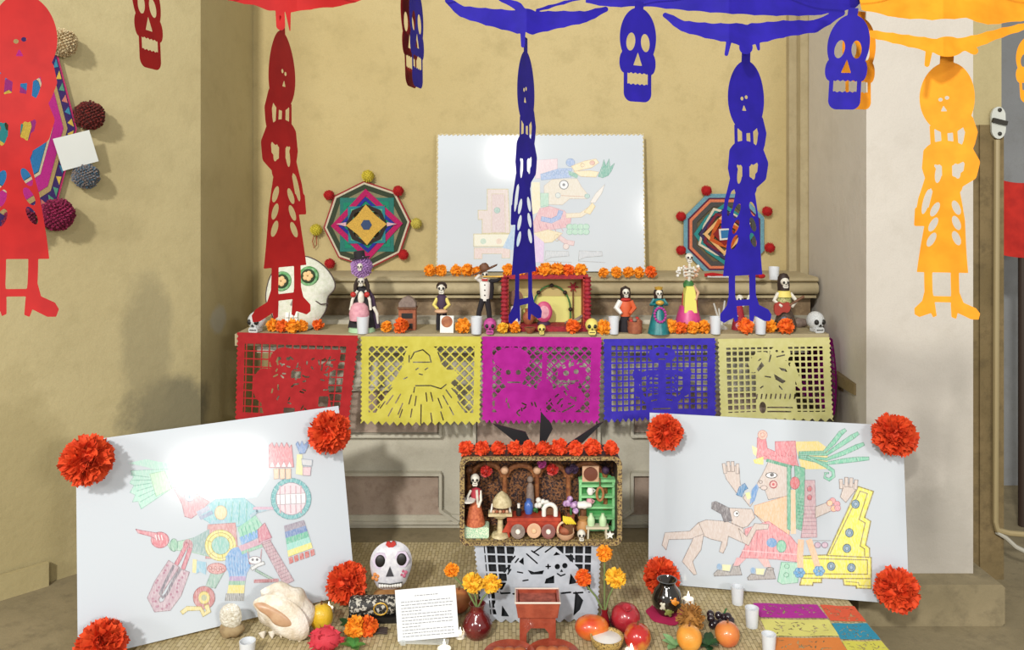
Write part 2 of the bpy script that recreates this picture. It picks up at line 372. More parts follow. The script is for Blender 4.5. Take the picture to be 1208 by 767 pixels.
# ---------------- things in the passage at the far right
wm = M('chalky_white_enamel', 'c9ccc4', .4); dk = M('dark_iron', '3a3832', .5, metal=.4); ochre = M('ochre_painted_pipe', 'a1916a', .5)
t = thing('wall_pipe', 'ochre painted conduit pipe running down the brown jamb', 'pipe', P(1176, 640, 3.68))
def pr(px, py, Y=3.68): return P(px, py, Y)-t.location
part('pipe_run', MB().tube([pr(1176, 165), pr(1175, 400), pr(1174, 615), pr(1176, 625), pr(1190, 629), pr(1212, 631)], .013), ochre, t)
part('pipe_branch', MB().tube([pr(1176, 628), pr(1186, 634), pr(1198, 645), pr(1212, 652)], .010), M('grey_white_conduit', 'b5b2a5', .5), t)
t = thing('wall_bracket', 'white oval metal bracket plate with dark bar atop the pipe', 'bracket', P(1177, 163, 3.69))
s = 3.69/F
part('plate', MB().prism([(8.5*math.cos(R(a))*(1), 18+12*math.sin(R(a))+(7 if math.sin(R(a)) > 0 else -7)) for a in range(0, 360, 20)], -2, 1), wm, t).scale = (s, s, s)
part('bar', MB().box((0, -4, 19), (17, 4, 5), rot=(0, R(14), 0)), dk, t).scale = (s, s, s)
for z in (33, 5):
    part('bolt', MB().sph((1, -2.6, z), (2.4, 1.5, 2.4)), dk, t).scale = (s, s, s)
mb = MB(); q = []
for j in range(9):
    for i in range(13):
        a, b_ = i/12, j/8; p = P(1181+a*75, 212+b_*88+4*math.sin(a*5), 4.3); p.y += .02*math.sin(a*14)*(.4+b_); q.append(p)
mb.add(q, [(j*13+i, j*13+i+1, (j+1)*13+i+1, (j+1)*13+i) for j in range(8) for i in range(12)])
tag(part('red_cloth', mb, M('red_felt_cloth', 'c5281c', .85, 'b01f16', 20)), 'red cloth hanging in the gap beyond the brown jamb', 'cloth')
tag(part('dark_post', MB().tube([P(1206, 300, 4.3), P(1207, 686, 4.3)], [.02, .024], 10), M('dark_post_wood', '38291f', .6)), 'dark slim post standing under the red cloth', 'post')
# ================================================================ pictures
from mathutils.geometry import tessellate_polygon
INK = colmat('pencil_crayon_print', rough=.55, coat=.75, noise=.10, coatr=.10)
BOARD = M('laminated_white_card', 'c0c8d0', .5, coat=.75); BOARD.node_tree.nodes['Principled BSDF'].inputs['Coat Roughness'].default_value = .10
EDGE = M('grey_card_edge', '9a9a98', .8)
class Board:
    def __init__(s, name, label, cat, loc, yaw, lean, roll, w, h, mat=BOARD, thick=.010, bname='card'):
        s.m = Matrix.Rotation(yaw, 3, 'Z') @ Matrix.Rotation(-lean, 3, 'X') @ Matrix.Rotation(roll, 3, 'Y')
        s.loc = Vector(loc); s.w, s.h, s.t = w, h, thick
        s.o = thing(name, label, cat, loc, rot=s.m.to_euler())
        part(bname, MB().box((0, thick/2, h/2), (w, thick, h)), mat, s.o, smooth=False)
        s.mb = MB(); s.k = 0; s.fade = 0; s.tf = (0, 0, 1)
    def uv(s, px, py):
        ox, oy, sc = s.tf; px, py = ox+px/sc, oy+py/sc
        d = Vector(((px-CX)/F, 1, -(py-HY)/F)); o = Vector((0, 0, CH)); n = s.m @ Vector((0, -1, 0))
        t = (s.loc-o).dot(n)/d.dot(n); q = s.m.transposed() @ (o+d*t-s.loc); return q.x, q.z
    def fill(s, uvs, col):
        s.k += 1; y = -.0006-s.k*.000012; col = s.pale(col)
        vv = [(u, y, v) for u, v in uvs]
        tr = tessellate_polygon([[Vector((u, v, 0)) for u, v in uvs]])
        out = []
        for a, b, c in tr:
            ar = (uvs[b][0]-uvs[a][0])*(uvs[c][1]-uvs[a][1])-(uvs[c][0]-uvs[a][0])*(uvs[b][1]-uvs[a][1])
            out.append((a, b, c) if ar > 0 else (a, c, b))
        s.mb.add(vv, out, col)
    def pale(s, col): return tuple(int(int(col[i:i+2], 16)*(1-s.fade)+q*s.fade) for i, q in zip((0, 2, 4), (196, 203, 211)))
    def stroke(s, uvs, lw, col, closed=False):
        col = s.pale(col); s.k += 1; y = -.0006-s.k*.000012; n = len(uvs); pts = list(uvs)+([uvs[0]] if closed else [])
        for i in range(len(pts)-1):
            (ax, ay), (bx, by) = pts[i], pts[i+1]; l = math.hypot(bx-ax, by-ay)
            if l < 1e-6: continue
            nx, ny = -(by-ay)/l*lw/2, (bx-ax)/l*lw/2; ex, ey = (bx-ax)/l*lw*.3, (by-ay)/l*lw*.3
            s.mb.add([(ax-nx-ex, y, ay-ny-ey), (bx-nx+ex, y, by-ny+ey), (bx+nx+ex, y, by+ny+ey), (ax+nx-ex, y, ay+ny-ey)], [(0, 1, 2, 3)], col)
    def poly(s, pts, col, line=None, lw=.0022):
        u = [s.uv(*p) for p in pts]
        if col: s.fill(u, col)
        if line: s.stroke(u, lw, line, True)
    def ell(s, cx, cy, rx, ry, col, line=None, lw=.0022, a=0, n=22):
        c, q = math.cos(R(a)), math.sin(R(a))
        s.poly([(cx+rx*math.cos(t)*c-ry*math.sin(t)*q, cy+rx*math.cos(t)*q+ry*math.sin(t)*c) for t in [2*math.pi*i/n for i in range(n)]], col, line, lw)
    def line(s, pts, col, lw=.0022): s.stroke([s.uv(*p) for p in pts], lw, col)
    def band(s, pts, wpx, col, line=None):
        """a thick ribbon along a path"""
        L, Rr = [], []
        for i, (x, y) in enumerate(pts):
            a, b = pts[max(i-1, 0)], pts[min(i+1, len(pts)-1)]; l = math.hypot(b[0]-a[0], b[1]-a[1]) or 1
            ww = wpx[i] if isinstance(wpx, (list, tuple)) else wpx
            nx, ny = -(b[1]-a[1])/l*ww/2, (b[0]-a[0])/l*ww/2; L.append((x+nx, y+ny)); Rr.append((x-nx, y-ny))
        s.poly(L+Rr[::-1], col, line)
    def done(s, name='colour_drawing'):
        o = part(name, s.mb, INK, s.o, smooth=False); inked(o, s.mb); return o

# ---------------- left poster
B = Board('poster_drawing', 'white poster with bright glare, colourful plumed dancer drawing, leaning at the left', 'poster', (-1.0385, 2.9317, .024), .4537, .30, -.0211, .955, .715)
LB = B
B.fade = .18; B.tf = (60, 480, 2.673); G = '8a8a86'
B.poly([(243, 178), (300, 165), (385, 182), (380, 205), (320, 196), (300, 190)], 'a9d6c6')
B.poly([(252, 202), (370, 196), (398, 246), (285, 322), (275, 298), (258, 300), (266, 278), (250, 270), (262, 248), (248, 240), (260, 222)], 'a5d6c4', '7fb5a2')
for i in range(6): B.line([(252+i*6, 215+i*17), (310+i*6, 222+i*9)], '74b09c', .003)
B.poly([(312, 212), (358, 202), (382, 258), (332, 282)], 'b4e0b8', '88b892')
B.poly([(372, 224), (405, 213), (417, 246), (385, 258)], '84aee4')
B.poly([(400, 180), (470, 168), (560, 165), (655, 182), (690, 225), (650, 285), (560, 300), (470, 285), (425, 240)], 'c4e2ea')
for x, y in ((470, 146), (515, 147), (602, 153), (651, 180)): B.ell(x, y, 10, 9, 'c9d4dc', '8aa0b0')
B.poly([(385, 254), (432, 252), (472, 285), (500, 300), (470, 332), (443, 352), (422, 346), (414, 308)], 'c9929c', 'a0606c')
B.ell(437, 283, 15, 15, 'e8ecef', '5f88a0'); B.ell(437, 283, 6, 6, '7890a0')
B.poly([(470, 330), (520, 292), (610, 288), (650, 320), (640, 355), (590, 378), (510, 372), (478, 352)], '86c2cb', '6aa6b4')
for i in range(5): B.line([(530+i*22, 300), (520+i*24, 368)], '66b0a8', .004)
B.band([(462, 338), (500, 318)], 16, 'a9b2c8'); B.band([(470, 352), (510, 332)], 12, '8898b8')
B.ell(536, 334, 19, 22, 'e8cda0', 'c8a070')
B.poly([(505, 358), (555, 356), (560, 382), (500, 384)], '92bccf')
B.poly([(495, 372), (582, 366), (592, 480), (488, 478)], 'c88c8c', 'a06868')
B.poly([(366, 432), (440, 416), (498, 400), (498, 472), (430, 455), (378, 452)], '9cc6ac', '7aa08c')
B.poly([(440, 418), (500, 385), (500, 470), (440, 455)], '86a6a4')
B.ell(432, 436, 16, 18, 'b07880', None); B.ell(388, 436, 12, 20, '84b89a', '608a78')
B.ell(344, 420, 28, 25, 'd0707a', 'a04a58'); B.poly([(268, 386), (285, 390), (335, 398), (338, 420), (312, 408), (275, 398)], 'd0808a', 'a04a58')
for i in range(3): B.line([(330+i*9, 405), (334+i*9, 420)], 'f0e0e0', .003)
B.ell(535, 437, 49, 49, 'e4d77c', 'a89a40'); B.ell(535, 437, 40, 40, None, 'a89a40'); B.ell(535, 437, 29, 29, '86bfb4', 'a89a40')
for a in range(20, 380, 60): B.line([(535+30*math.cos(R(a)), 437+30*math.sin(R(a))), (535+48*math.cos(R(a)), 437+48*math.sin(R(a)))], 'a89a40')
B.band([(430, 430), (405, 480), (382, 520)], 12, 'c4707e', '98505c'); B.band([(440, 445), (428, 480), (415, 515)], 12, 'c4707e', '98505c')
B.band([(388, 495), (345, 560), (322, 605), (335, 632), (365, 628), (392, 588), (420, 515)], [40, 40, 36, 34, 36, 40, 36], 'b69aa6', '8a7078')
B.band([(388, 500), (360, 555), (345, 590), (352, 602), (366, 590), (385, 550), (410, 510)], 9, '6f6672'); random.seed(3)
for i in range(26):
    t = i/25; a = [(372, 500), (335, 560), (318, 605), (340, 640), (372, 620), (395, 575), (418, 520)]; k = min(int(t*6), 5); q = t*6-k
    B.ell(a[k][0]*(1-q)+a[k+1][0]*q+random.uniform(-9, 9), a[k][1]*(1-q)+a[k+1][1]*q+random.uniform(-6, 6), 4, 4, 'a0647c', None, n=8)
B.poly([(515, 498), (548, 518), (518, 572), (488, 566)], '8cb0a2', '6a8a7c'); B.ell(523, 510, 30, 17, 'cc8a86', 'a85c5c')
for i in range(6): B.ell(503+i*8, 508+(i % 2)*7, 4, 4, 'e8b8b0', 'a85c5c', n=8)
B.poly([(455, 485), (490, 490), (488, 530), (470, 520), (455, 528)], '8cbad0'); B.poly([(447, 480), (460, 482), (458, 525), (446, 522)], 'e0d490')
B.ell(483, 602, 34, 36, 'b86a6a', '8c4848'); B.ell(483, 602, 18, 20, 'd9c66c', 'a08c40'); B.ell(483, 602, 9, 10, 'a8b088')
B.band([(490, 625), (497, 645), (482, 655), (472, 636), (430, 636), (412, 650)], [14, 15, 15, 12, 14, 12], 'dccb84', 'a89850')
B.ell(590, 490, 40, 48, '6d9cd2', None); B.poly([(550, 470), (625, 480), (615, 540), (562, 538)], '7aa8d6')
for i in range(7): B.line([(560+i*9, 470), (566+i*8, 530)], '5684c0', .003)
B.poly([(564, 534), (614, 534), (613, 549), (562, 549)], 'aa90ba'); B.poly([(562, 549), (613, 549), (611, 562), (560, 562)], '80b090'); B.poly([(560, 562), (611, 562), (609, 588), (556, 588)], 'e2d272')
B.poly([(553, 588), (609, 588), (608, 612), (548, 612)], 'a8a8a4')
for i in range(10): B.line([(553+i*6, 589), (550+i*6, 611)], '6e6e6c', .003)
B.poly([(588, 382), (645, 342), (668, 375), (600, 420)], '88c8aa'); B.poly([(594, 412), (662, 384), (668, 405), (602, 436)], '689fd6'); B.poly([(590, 440), (692, 402), (694, 422), (600, 456)], 'c89aac'); B.poly([(600, 456), (668, 432), (668, 442), (602, 466)], '84b89c')
for i in range(5): B.line([(600+i*12, 385-i*7), (610+i*12, 415-i*6)], '5fa890', .003)
B.poly([(652, 388), (674, 366), (696, 412), (655, 428)], 'c87a8a', '985060')
B.poly([(664, 430), (690, 420), (766, 548), (735, 563)], 'b8929c', '8a6670')
for i in range(13): t = i/13; B.line([(666+70*t, 436+125*t), (694+70*t, 426+122*t)], '907078', .0026)
B.line([(620, 455), (626, 495), (660, 492), (664, 450)], 'b07880', .003); B.ell(643, 484, 20, 12, 'dfe3e6', '8a7078'); B.ell(636, 482, 4, 4, '504a50'); B.ell(650, 482, 4, 4, '504a50')
B.band([(632, 512), (650, 500), (672, 492)], 10, 'd8dcdc', '8a8a86'); B.band([(645, 515), (712, 552)], 7, '88a894', '607a6c')
B.band([(640, 550), (718, 547)], 11, 'b06a70')
B.line([(690, 320), (650, 330), (630, 345)], '98b8c8', .012); B.line([(700, 320), (640, 320)], 'c8a0b8', .010)
B.ell(757, 290, 63, 65, '55a6aa', '3c8488'); 
for a in range(0, 360, 15): B.line([(757+52*math.cos(R(a)), 290+52*math.sin(R(a))), (757+62*math.cos(R(a)), 290+64*math.sin(R(a)))], '7cc0c0', .003)
B.ell(757, 290, 48, 51, 'dacbd4', '8f7888'); B.poly([(711, 277), (802, 272), (803, 304), (713, 309)], 'eceef0', '9a8890')
for x in (722, 738, 755, 772, 788): B.line([(x, 278), (x+1, 307)], 'b09aa4', .004); B.line([(x, 250), (x, 274)], 'c898a4', .005); B.line([(x, 310), (x+1, 334)], 'c898a4', .005)
B.poly([(688, 192), (688, 122), (697, 113), (704, 130), (711, 113), (719, 130), (727, 113), (735, 130), (743, 113), (752, 130), (758, 120), (765, 190)], 'd8868e', 'b86068')
for i in range(4): B.poly([(690+i*18, 190), (698+i*18, 172), (706+i*18, 190)], 'eef0f0', 'b89098')
for i in range(3): B.poly([(702+i*19, 196), (718+i*19, 195), (718+i*19, 226), (704+i*19, 228)], 'ebc4a4', 'c8a080')
B.poly([(772, 118), (778, 110), (784, 124), (791, 108), (798, 122), (808, 110), (811, 122), (800, 146), (785, 148)], '7799cc', '5a78aa')
B.poly([(775, 150), (792, 150), (794, 216), (772, 212)], 'e6e19e'); B.poly([(790, 164), (824, 168), (822, 187), (792, 184)], 'c8ccd0', '8090a0'); B.poly([(794, 190), (820, 190), (817, 217), (794, 216)], 'dcb8c0', '9a8088')
cols = ['8a7f90', '5878b2', '56b08e', '8ed2c2', 'e6dd70']
for i, c in enumerate(cols):
    a, b_ = i/5, (i+1)/5
    B.poly([(735+13*a, 375+98*a), (797+28*a, 357+88*a), (797+28*b_, 357+88*b_), (735+13*b_, 375+98*b_)], c)
for i in range(5): B.poly([(749+17*i, 476-6*i), (761+17*i, 472-6*i), (764+17*i, 490-6*i), (752+17*i, 496-6*i)], 'c25850')
B.done()
# ---------------- right poster
B = Board('poster_drawing', 'white poster with feathered figure, crawling man and yellow throne drawing, leaning at the right', 'poster', (1.0377, 3.1708, .018), -.1575, .1518, .0105, .9886, .667)
RB = B
B.fade = .12; B.tf = (750, 480, 3.069); SK = 'cdbcb2'; SL = '7d6c64'
B.poly([(575, 126), (660, 124), (695, 150), (695, 225), (600, 226)], 'ecd67c')
for pts in ([(590, 165), (680, 165), (715, 130), (742, 95), (760, 83)], [(590, 172), (690, 172), (745, 135), (785, 108), (806, 95)], [(590, 178), (690, 190), (750, 168), (800, 145), (826, 134)], [(590, 184), (690, 205), (750, 196), (800, 190), (844, 187)]):
    B.band(pts, [6, 10, 16, 17, 11], '6fbf9e', '46876c'); (x, y), (x2, y2) = pts[3], pts[4]; B.line([(x-4, y-8), (x+5, y+8)], '46876c', .003)
B.band([(620, 180), (690, 215), (714, 232), (716, 252), (700, 264), (684, 256), (686, 240), (698, 240)], [8, 12, 13, 12, 11, 9, 7, 5], '6fbf9e', '46876c')
B.poly([(438, 185), (440, 112), (470, 110), (476, 150), (505, 162), (505, 126), (578, 124), (582, 188), (590, 218), (480, 192)], 'd97b84', 'b85862')
B.ell(459, 102, 17, 17, 'e9b6a2', 'c07a70'); B.ell(459, 102, 8, 8, None, 'c07a70')
B.poly([(420, 140), (440, 150), (436, 180), (425, 170)], 'efe0a0'); B.poly([(425, 192), (462, 180), (462, 210), (430, 205)], 'ecd878')
for i in range(8): B.line([(445+i*16, 165+(i % 2)*10), (458+i*16, 180)], 'b85862', .002)
B.poly([(484, 190), (562, 214), (562, 320), (480, 336), (468, 302), (438, 288), (440, 276), (458, 245)], SK, SL)
B.line([(476, 194), (562, 217)], '4a9674', .012)
B.ell(491, 248, 20, 10, 'eeeeee', '3c3834', .003); B.ell(493, 246, 7, 7, '2e2a28'); B.ell(498, 281, 13, 13, 'e0b0a8', 'c0484c', .004); B.ell(498, 281, 5, 5, 'c8545a')
B.ell(464, 293, 12, 8, 'd8c4bc', SL); B.ell(452, 272, 6, 5, 'd0c0b8', SL)
B.poly([(428, 358), (556, 320), (556, 470), (500, 442), (430, 388)], 'efbb90', 'c89068')
B.poly([(430, 388), (500, 442), (560, 470), (470, 430)], 'd8c2b4', SL)
B.poly([(548, 214), (561, 216), (561, 448), (548, 442)], '60b08c', '3f8064'); B.poly([(575, 212), (612, 222), (610, 452), (580, 440)], '62b28e', '3f8064')
B.poly([(561, 300), (578, 300), (580, 460), (561, 460)], 'e8c8a0')
for y in range(330, 450, 12): B.line([(585, y), (606, y+4)], '3f8064', .002)
B.ell(576, 276, 17, 22, 'd9666c', 'b04248')
B.poly([(612, 266), (648, 266), (656, 472), (598, 474), (610, 380)], 'c9a2aa', '94707a')
for y in (297, 328): B.ell(629, y, 9, 10, 'c8545e', '94707a')
for y in range(360, 470, 14): B.line([(604, y), (652, y)], '94707a', .002)
B.poly([(395, 442), (480, 414), (560, 468), (602, 520), (586, 562), (510, 552), (380, 546), (364, 570), (398, 500)], 'dd8c92', 'b45c66')
for i in range(9): B.line([(405+i*18, 450+i*3), (390+i*22, 540)], 'c06a74', .003)
B.line([(385, 520), (590, 535)], 'e8b4b8', .004)
B.ell(492, 492, 19, 17, '5a92c8'); B.ell(527, 505, 17, 22, '7cc4a2', '50907a')
# raised hand at left
B.poly([(318, 232), (325, 214), (374, 214), (378, 280), (396, 300), (372, 322), (328, 262)], SK, SL)
for i, (x, y) in enumerate(((318, 205), (334, 198), (350, 198), (368, 206))): B.band([(x, y), (x+6-i*2, y+36)], 11, SK, SL)
B.band([(374, 322), (384, 296), (400, 286)], 22, '4683b6', '2f6090'); B.poly([(396, 318), (430, 335), (414, 362), (388, 330)], SK, SL); B.poly([(412, 355), (420, 300), (438, 278), (445, 290), (430, 340)], '5a8ecb')
B.poly([(396, 312), (412, 308), (418, 330), (404, 336)], 'd8e29a')
# crawling man
B.poly([(225, 420), (255, 409), (332, 415), (388, 440), (400, 478), (388, 492), (335, 468), (330, 500), (316, 530), (302, 524), (312, 488), (270, 478), (240, 464)], SK, SL)
B.poly([(228, 418), (195, 450), (106, 455), (95, 500), (110, 518), (120, 480), (200, 478), (246, 462)], SK, SL)
B.poly([(246, 460), (236, 518), (206, 560), (221, 606), (210, 608), (168, 560), (202, 490), (208, 474)], SK, SL)
B.poly([(335, 366), (420, 370), (432, 400), (405, 432), (388, 438), (346, 420)], SK, SL)
B.poly([(276, 346), (290, 342), (338, 366), (348, 412), (320, 417), (310, 388), (274, 368)], '6d676b', '4a4548')
B.ell(364, 387, 10, 11, 'eef0f0', SL); B.ell(366, 386, 4, 4, '3a3634')
B.poly([(372, 440), (402, 470), (430, 422), (482, 426), (478, 442), (436, 446), (408, 502), (386, 490)], SK, SL)
# throne
Y1 = 'e9e14c'; YL = '8d7d34'
B.poly([(805, 288), (860, 306), (828, 400), (850, 414), (832, 500), (846, 512), (846, 545), (852, 546), (852, 658), (798, 656), (798, 648), (754, 645), (750, 622), (672, 620), (672, 636), (642, 636), (640, 646), (594, 645), (600, 620), (600, 540), (692, 536)], Y1, YL, .0045)
B.line([(702, 532), (812, 305), (838, 314), (808, 408), (830, 420), (812, 504), (828, 514), (828, 540)], YL, .004)
B.line([(606, 548), (838, 554), (838, 606), (606, 604)], YL, .004); B.line([(600, 620), (852, 622)], YL, .004); B.line([(690, 538), (850, 545)], YL, .0045); B.line([(760, 632), (806, 636), (808, 646), (850, 648)], YL, .003)
for x, y in ((795, 352), (773, 456), (764, 512), (707, 577), (780, 582)): B.ell(x, y, 14, 15, '6d97b9', '5c6c60', .0035); B.ell(x, y, 7, 8, '88a8c0', '5c6c60')
B.poly([(527, 562), (592, 565), (586, 636), (530, 642), (513, 632)], '99d2b6', '68a486'); B.ell(547, 577, 9, 8, None, '68a486'); B.ell(545, 608, 9, 8, None, '68a486')
B.band([(598, 480), (594, 540), (596, 585)], 22, 'f0bb92'); B.band([(626, 480), (645, 535), (660, 585)], 22, 'f0bb92')
for cx_, cy_ in ((592, 600), (663, 594)):
    for a in range(0, 360, 60): B.ell(cx_+12*math.cos(R(a)), cy_+11*math.sin(R(a)), 9, 8, '58a0d2', '3c7cae', n=12)
B.line([(640, 484), (705, 484)], '8a8280', .002)
for x in (658, 684): B.ell(x, 500, 11, 10, 'c8a8bc', '8a6a80')
# right arm and hand
B.poly([(650, 362), (702, 342), (716, 372), (650, 402)], SK, SL)
B.poly([(742, 282), (800, 276), (796, 300), (760, 346), (740, 326), (748, 300)], SK, SL)
for x, y in ((742, 262), (762, 255), (780, 257), (798, 264)): B.band([(x, y), (x-1+(770-x)*.1, y+34)], 12, SK, SL)
for x, y, c in ((712, 340, 'eb9a9a'), (728, 352, 'e08a96'), (716, 368, 'efb182'), (702, 348, 'f0c090'), (730, 366, 'd8909c')): B.ell(x, y, 11, 11, c, 'b06a70', n=12)
# shoes
for dx, dy in ((0, 0), (122, 14)):
    B.poly([(282+dx, 604+dy), (296+dx, 590+dy), (342+dx, 598+dy), (352+dx, 572+dy), (374+dx, 572+dy), (384+dx, 608+dy), (284+dx, 612+dy)], '9d9793', '5e5854'); B.ell(302+dx, 578+dy, 9, 11, '7fa6cc'); B.poly([(312+dx, 570+dy), (345+dx, 572+dy), (340+dx, 594+dy), (314+dx, 592+dy)], 'e6e2ac'); B.ell(364+dx, 572+dy, 13, 5, 'a49e9a', '5e5854')
B.poly([(365, 545), (400, 548), (372, 575), (352, 575)], 'dca0a4'); B.poly([(440, 548), (478, 550), (490, 580), (466, 580)], 'dcb0ac')
B.done()
# ---------------- picture on the ledge
cw = (760-515)/F*4.30
B = Board('picture_board', 'white picture with rope edge standing on the ledge behind the figurines', 'picture', (P(637.5, 322, 4.30).x, 4.285, LZ+.006), -.012, .075, 0, cw, .735)
CB = B
ROPE = M('cream_cord', 'd8cba4', .8, 'b8a878', 90, .4)
mb = MB(); hw, hh = cw/2, .735
pts = []
for a, b_ in (((-hw, 0), (-hw, hh)), ((-hw, hh), (hw, hh)), ((hw, hh), (hw, 0))):
    n = int(math.hypot(b_[0]-a[0], b_[1]-a[1])/.006)
    for i in range(n): t = i/n; pts.append((a[0]+(b_[0]-a[0])*t, .004+.003*math.sin(i*1.6), a[1]+(b_[1]-a[1])*t+.003*math.cos(i*1.6)))
mb.tube(pts, .0055, 6); part('rope_edge', mb, ROPE, B.o, 'twisted cream cord edge')
B.fade = .34; B.tf = (500, 0, 2.325)
B.poly([(174, 519), (231, 519), (236, 640), (160, 640), (160, 602), (149, 602), (149, 577), (174, 577)], 'dac2ba', 'bfae66', .004); B.poly([(186, 532), (222, 532), (224, 638), (186, 638)], 'd4b6b4', 'bfae66')
B.ell(201, 577, 8, 8, '8fb8aa', '6a9888'); B.poly([(137, 642), (238, 642), (238, 676), (137, 676)], 'e8e2c4', 'bfae66', .004); B.ell(163, 662, 8, 8, 'b0ccb0'); B.ell(206, 662, 8, 8, 'e0c0a4')
B.poly([(138, 680), (236, 680), (236, 708), (214, 708), (214, 696), (160, 696), (160, 710), (138, 710)], 'dcbcb4', 'bfae66')
B.poly([(216, 680), (250, 610), (262, 630), (262, 690)], '96b8da')
B.poly([(306, 440), (366, 436), (366, 482), (306, 490)], 'e0c2ca', 'c8a0ac'); B.poly([(320, 478), (372, 462), (406, 462), (404, 486), (322, 494)], '86a6da', '6484b8')
for i in range(6): B.ell(332+i*12, 480-i*2, 5, 5, None, '6484b8', n=10)
B.ell(402, 446, 12, 11, '7f9fd4', '5a78a8'); B.poly([(396, 468), (425, 478), (420, 490), (398, 480)], '6aa88c')
B.poly([(404, 456), (440, 442), (472, 436), (480, 446), (460, 460), (414, 470)], 'ecdaa2', 'c89858'); B.poly([(410, 470), (455, 468), (480, 472), (472, 486), (430, 484)], 'ecdaa2', 'c89858')
B.ell(435, 453, 5, 5, None, 'c07858'); B.ell(462, 447, 7, 6, 'dca08c', 'c07858')
B.poly([(478, 484), (490, 452), (494, 438), (499, 455), (508, 436), (511, 458), (523, 448), (514, 470), (505, 482), (490, 488)], '4c9a80', '3a7a66')
B.poly([(352, 492), (420, 490), (432, 512), (452, 536), (446, 545), (400, 545), (380, 562), (330, 560), (330, 510)], 'dfd2ba', 'c0a890')
B.ell(384, 507, 12, 12, 'f0f0f0', '404448', .004); B.ell(384, 507, 4, 4, '505458')
B.line([(368, 536), (448, 540)], 'c8987a', .004); B.ell(368, 536, 7, 7, 'd0d8d0', '8098a0'); B.ell(448, 538, 7, 6, '9cc4b8', '6a9890')
B.poly([(320, 530), (342, 530), (342, 566), (320, 566)], 'a4d0b4', '78a88c'); B.ell(331, 572, 8, 8, '9cc8b4', '78a88c'); B.poly([(296, 500), (318, 500), (320, 580), (296, 590)], 'ecdfae')
B.poly([(318, 572), (345, 566), (385, 578), (404, 600), (400, 622), (340, 632), (304, 640), (300, 610)], 'dc9aa0', 'c07880')
B.band([(322, 600), (350, 606), (370, 596), (376, 578)], 13, '7c98d4', '5c78b0')
for i in range(5): B.line([(316+i*18, 614), (322+i*20, 634)], 'b87080', .004)
B.poly([(300, 640), (340, 630), (380, 640), (352, 664), (310, 668)], 'e6d09c', 'c8a868'); B.band([(390, 592), (430, 590), (460, 570)], 12, 'e4d4b0', 'c8a878')
B.poly([(440, 582), (462, 556), (470, 566), (456, 588)], 'ecd490', 'c8a050'); B.poly([(455, 556), (472, 530), (496, 506), (488, 530), (470, 556)], 'e4dcd0', 'b0a898')
for i in range(8): B.ell(400+(i % 4)*15, 622+(i//4)*14, 9, 8, '9ccfb0', '6aa88a', n=10)
B.band([(370, 650), (390, 664), (412, 668)], 12, 'dcb0b0', 'c08888'); B.ell(390, 676, 8, 8, 'e0c8c0', 'b08080')
for dx in (0, 92): B.poly([(334+dx, 688), (396+dx, 690), (398+dx, 702), (350+dx, 706), (332+dx, 714)], 'b8bec6', '8a8a8a'); B.line([(332+dx, 716), (405+dx, 720)], '9a9a9a', .003)
B.poly([(300, 640), (330, 665), (328, 720), (300, 720)], 'd6b0de'); B.ell(365, 652, 7, 9, None, 'c8a050')
B.done()
# ================================================================ cut paper
def tissue(name, c, c2):
    m = M(name, c, .7, c2, 25, k=1); b = m.node_tree.nodes['Principled BSDF']; b.inputs['Specular IOR Level'].default_value = .25
    return m
T_RED = tissue('red_tissue', '8e0e0e', '9a1412'); T_BLU = tissue('ultramarine_tissue', '160a78', '1c0e86'); T_ORA = tissue('saffron_tissue', 'c87a0c', 'd08614')
T_PRED = tissue('red_banner_paper', '981a1e', 'a62024'); T_YEL = tissue('yellow_banner_paper', 'bdb446', 'c6be54'); T_MAG = tissue('magenta_banner_paper', 'a01284', 'ac1c90'); T_PBLU = tissue('blue_banner_paper', '32269e', '3a2eac'); T_PAL = tissue('pale_yellow_banner_paper', 'c2be7c', 'cac68a'); T_GRY = tissue('silver_grey_paper', 'a9b0ba', 'b6bcc6')

def banner_shape(W, H, fringe, lattice, figure, holes, margin=(12, 14, 12, 12), top=14):
    def fn(X, Y):
        edge = H+2.2*np.abs(((X/ (W/fringe)) % 1)*2-1)*2.2-2.2
        outer = np.maximum(np.maximum(1.2-X+.8*np.cos(Y*1.1), X-W+1.2-.8*np.cos(Y*1.1)), np.maximum(1-Y, Y-edge))
        win = s_box(X, Y, margin[0], margin[1], W-margin[2], H-margin[3])
        keep = U(lattice(X, Y), figure(X, Y)) if figure else lattice(X, Y)
        d = SUB(outer, np.maximum(win, -keep))
        for h in holes: d = SUB(d, h(X, Y))
        tri = np.maximum(np.abs(((X/(W/fringe)) % 1)-.5)*(W/fringe)*1.3+(Y-H+2.5)*.6-2.2, np.abs(Y-H+4)-3)
        return d
    return fn
def slits(lst, r=.75): return [lambda X, Y, p=p: s_seg(X, Y, p, r) for p in lst]
def fan_slits(cx, cy, n, r0, r1, a0, a1, jit=.2, seed=1):
    rnd = random.Random(seed); out = []
    for i in range(n):
        a = R(a0+(a1-a0)*i/(n-1)); k = rnd.uniform(1-jit, 1+jit); out.append([(cx+r0*k*math.cos(a), cy+r0*k*math.sin(a)), (cx+r1*k*math.cos(a), cy+r1*k*math.sin(a))])
    return out
def scatter(boxes, n, l=3.5, seed=2):
    rnd = random.Random(seed); out = []; 
    for (x0, y0, x1, y1) in boxes:
        for i in range(n):
            x, y, a = rnd.uniform(x0, x1), rnd.uniform(y0, y1), rnd.uniform(0, 6.3); k = l*rnd.uniform(.5, 1.1); out.append([(x, y), (x+k*math.cos(a), y+k*math.sin(a))])
    return out
BY = 3.662
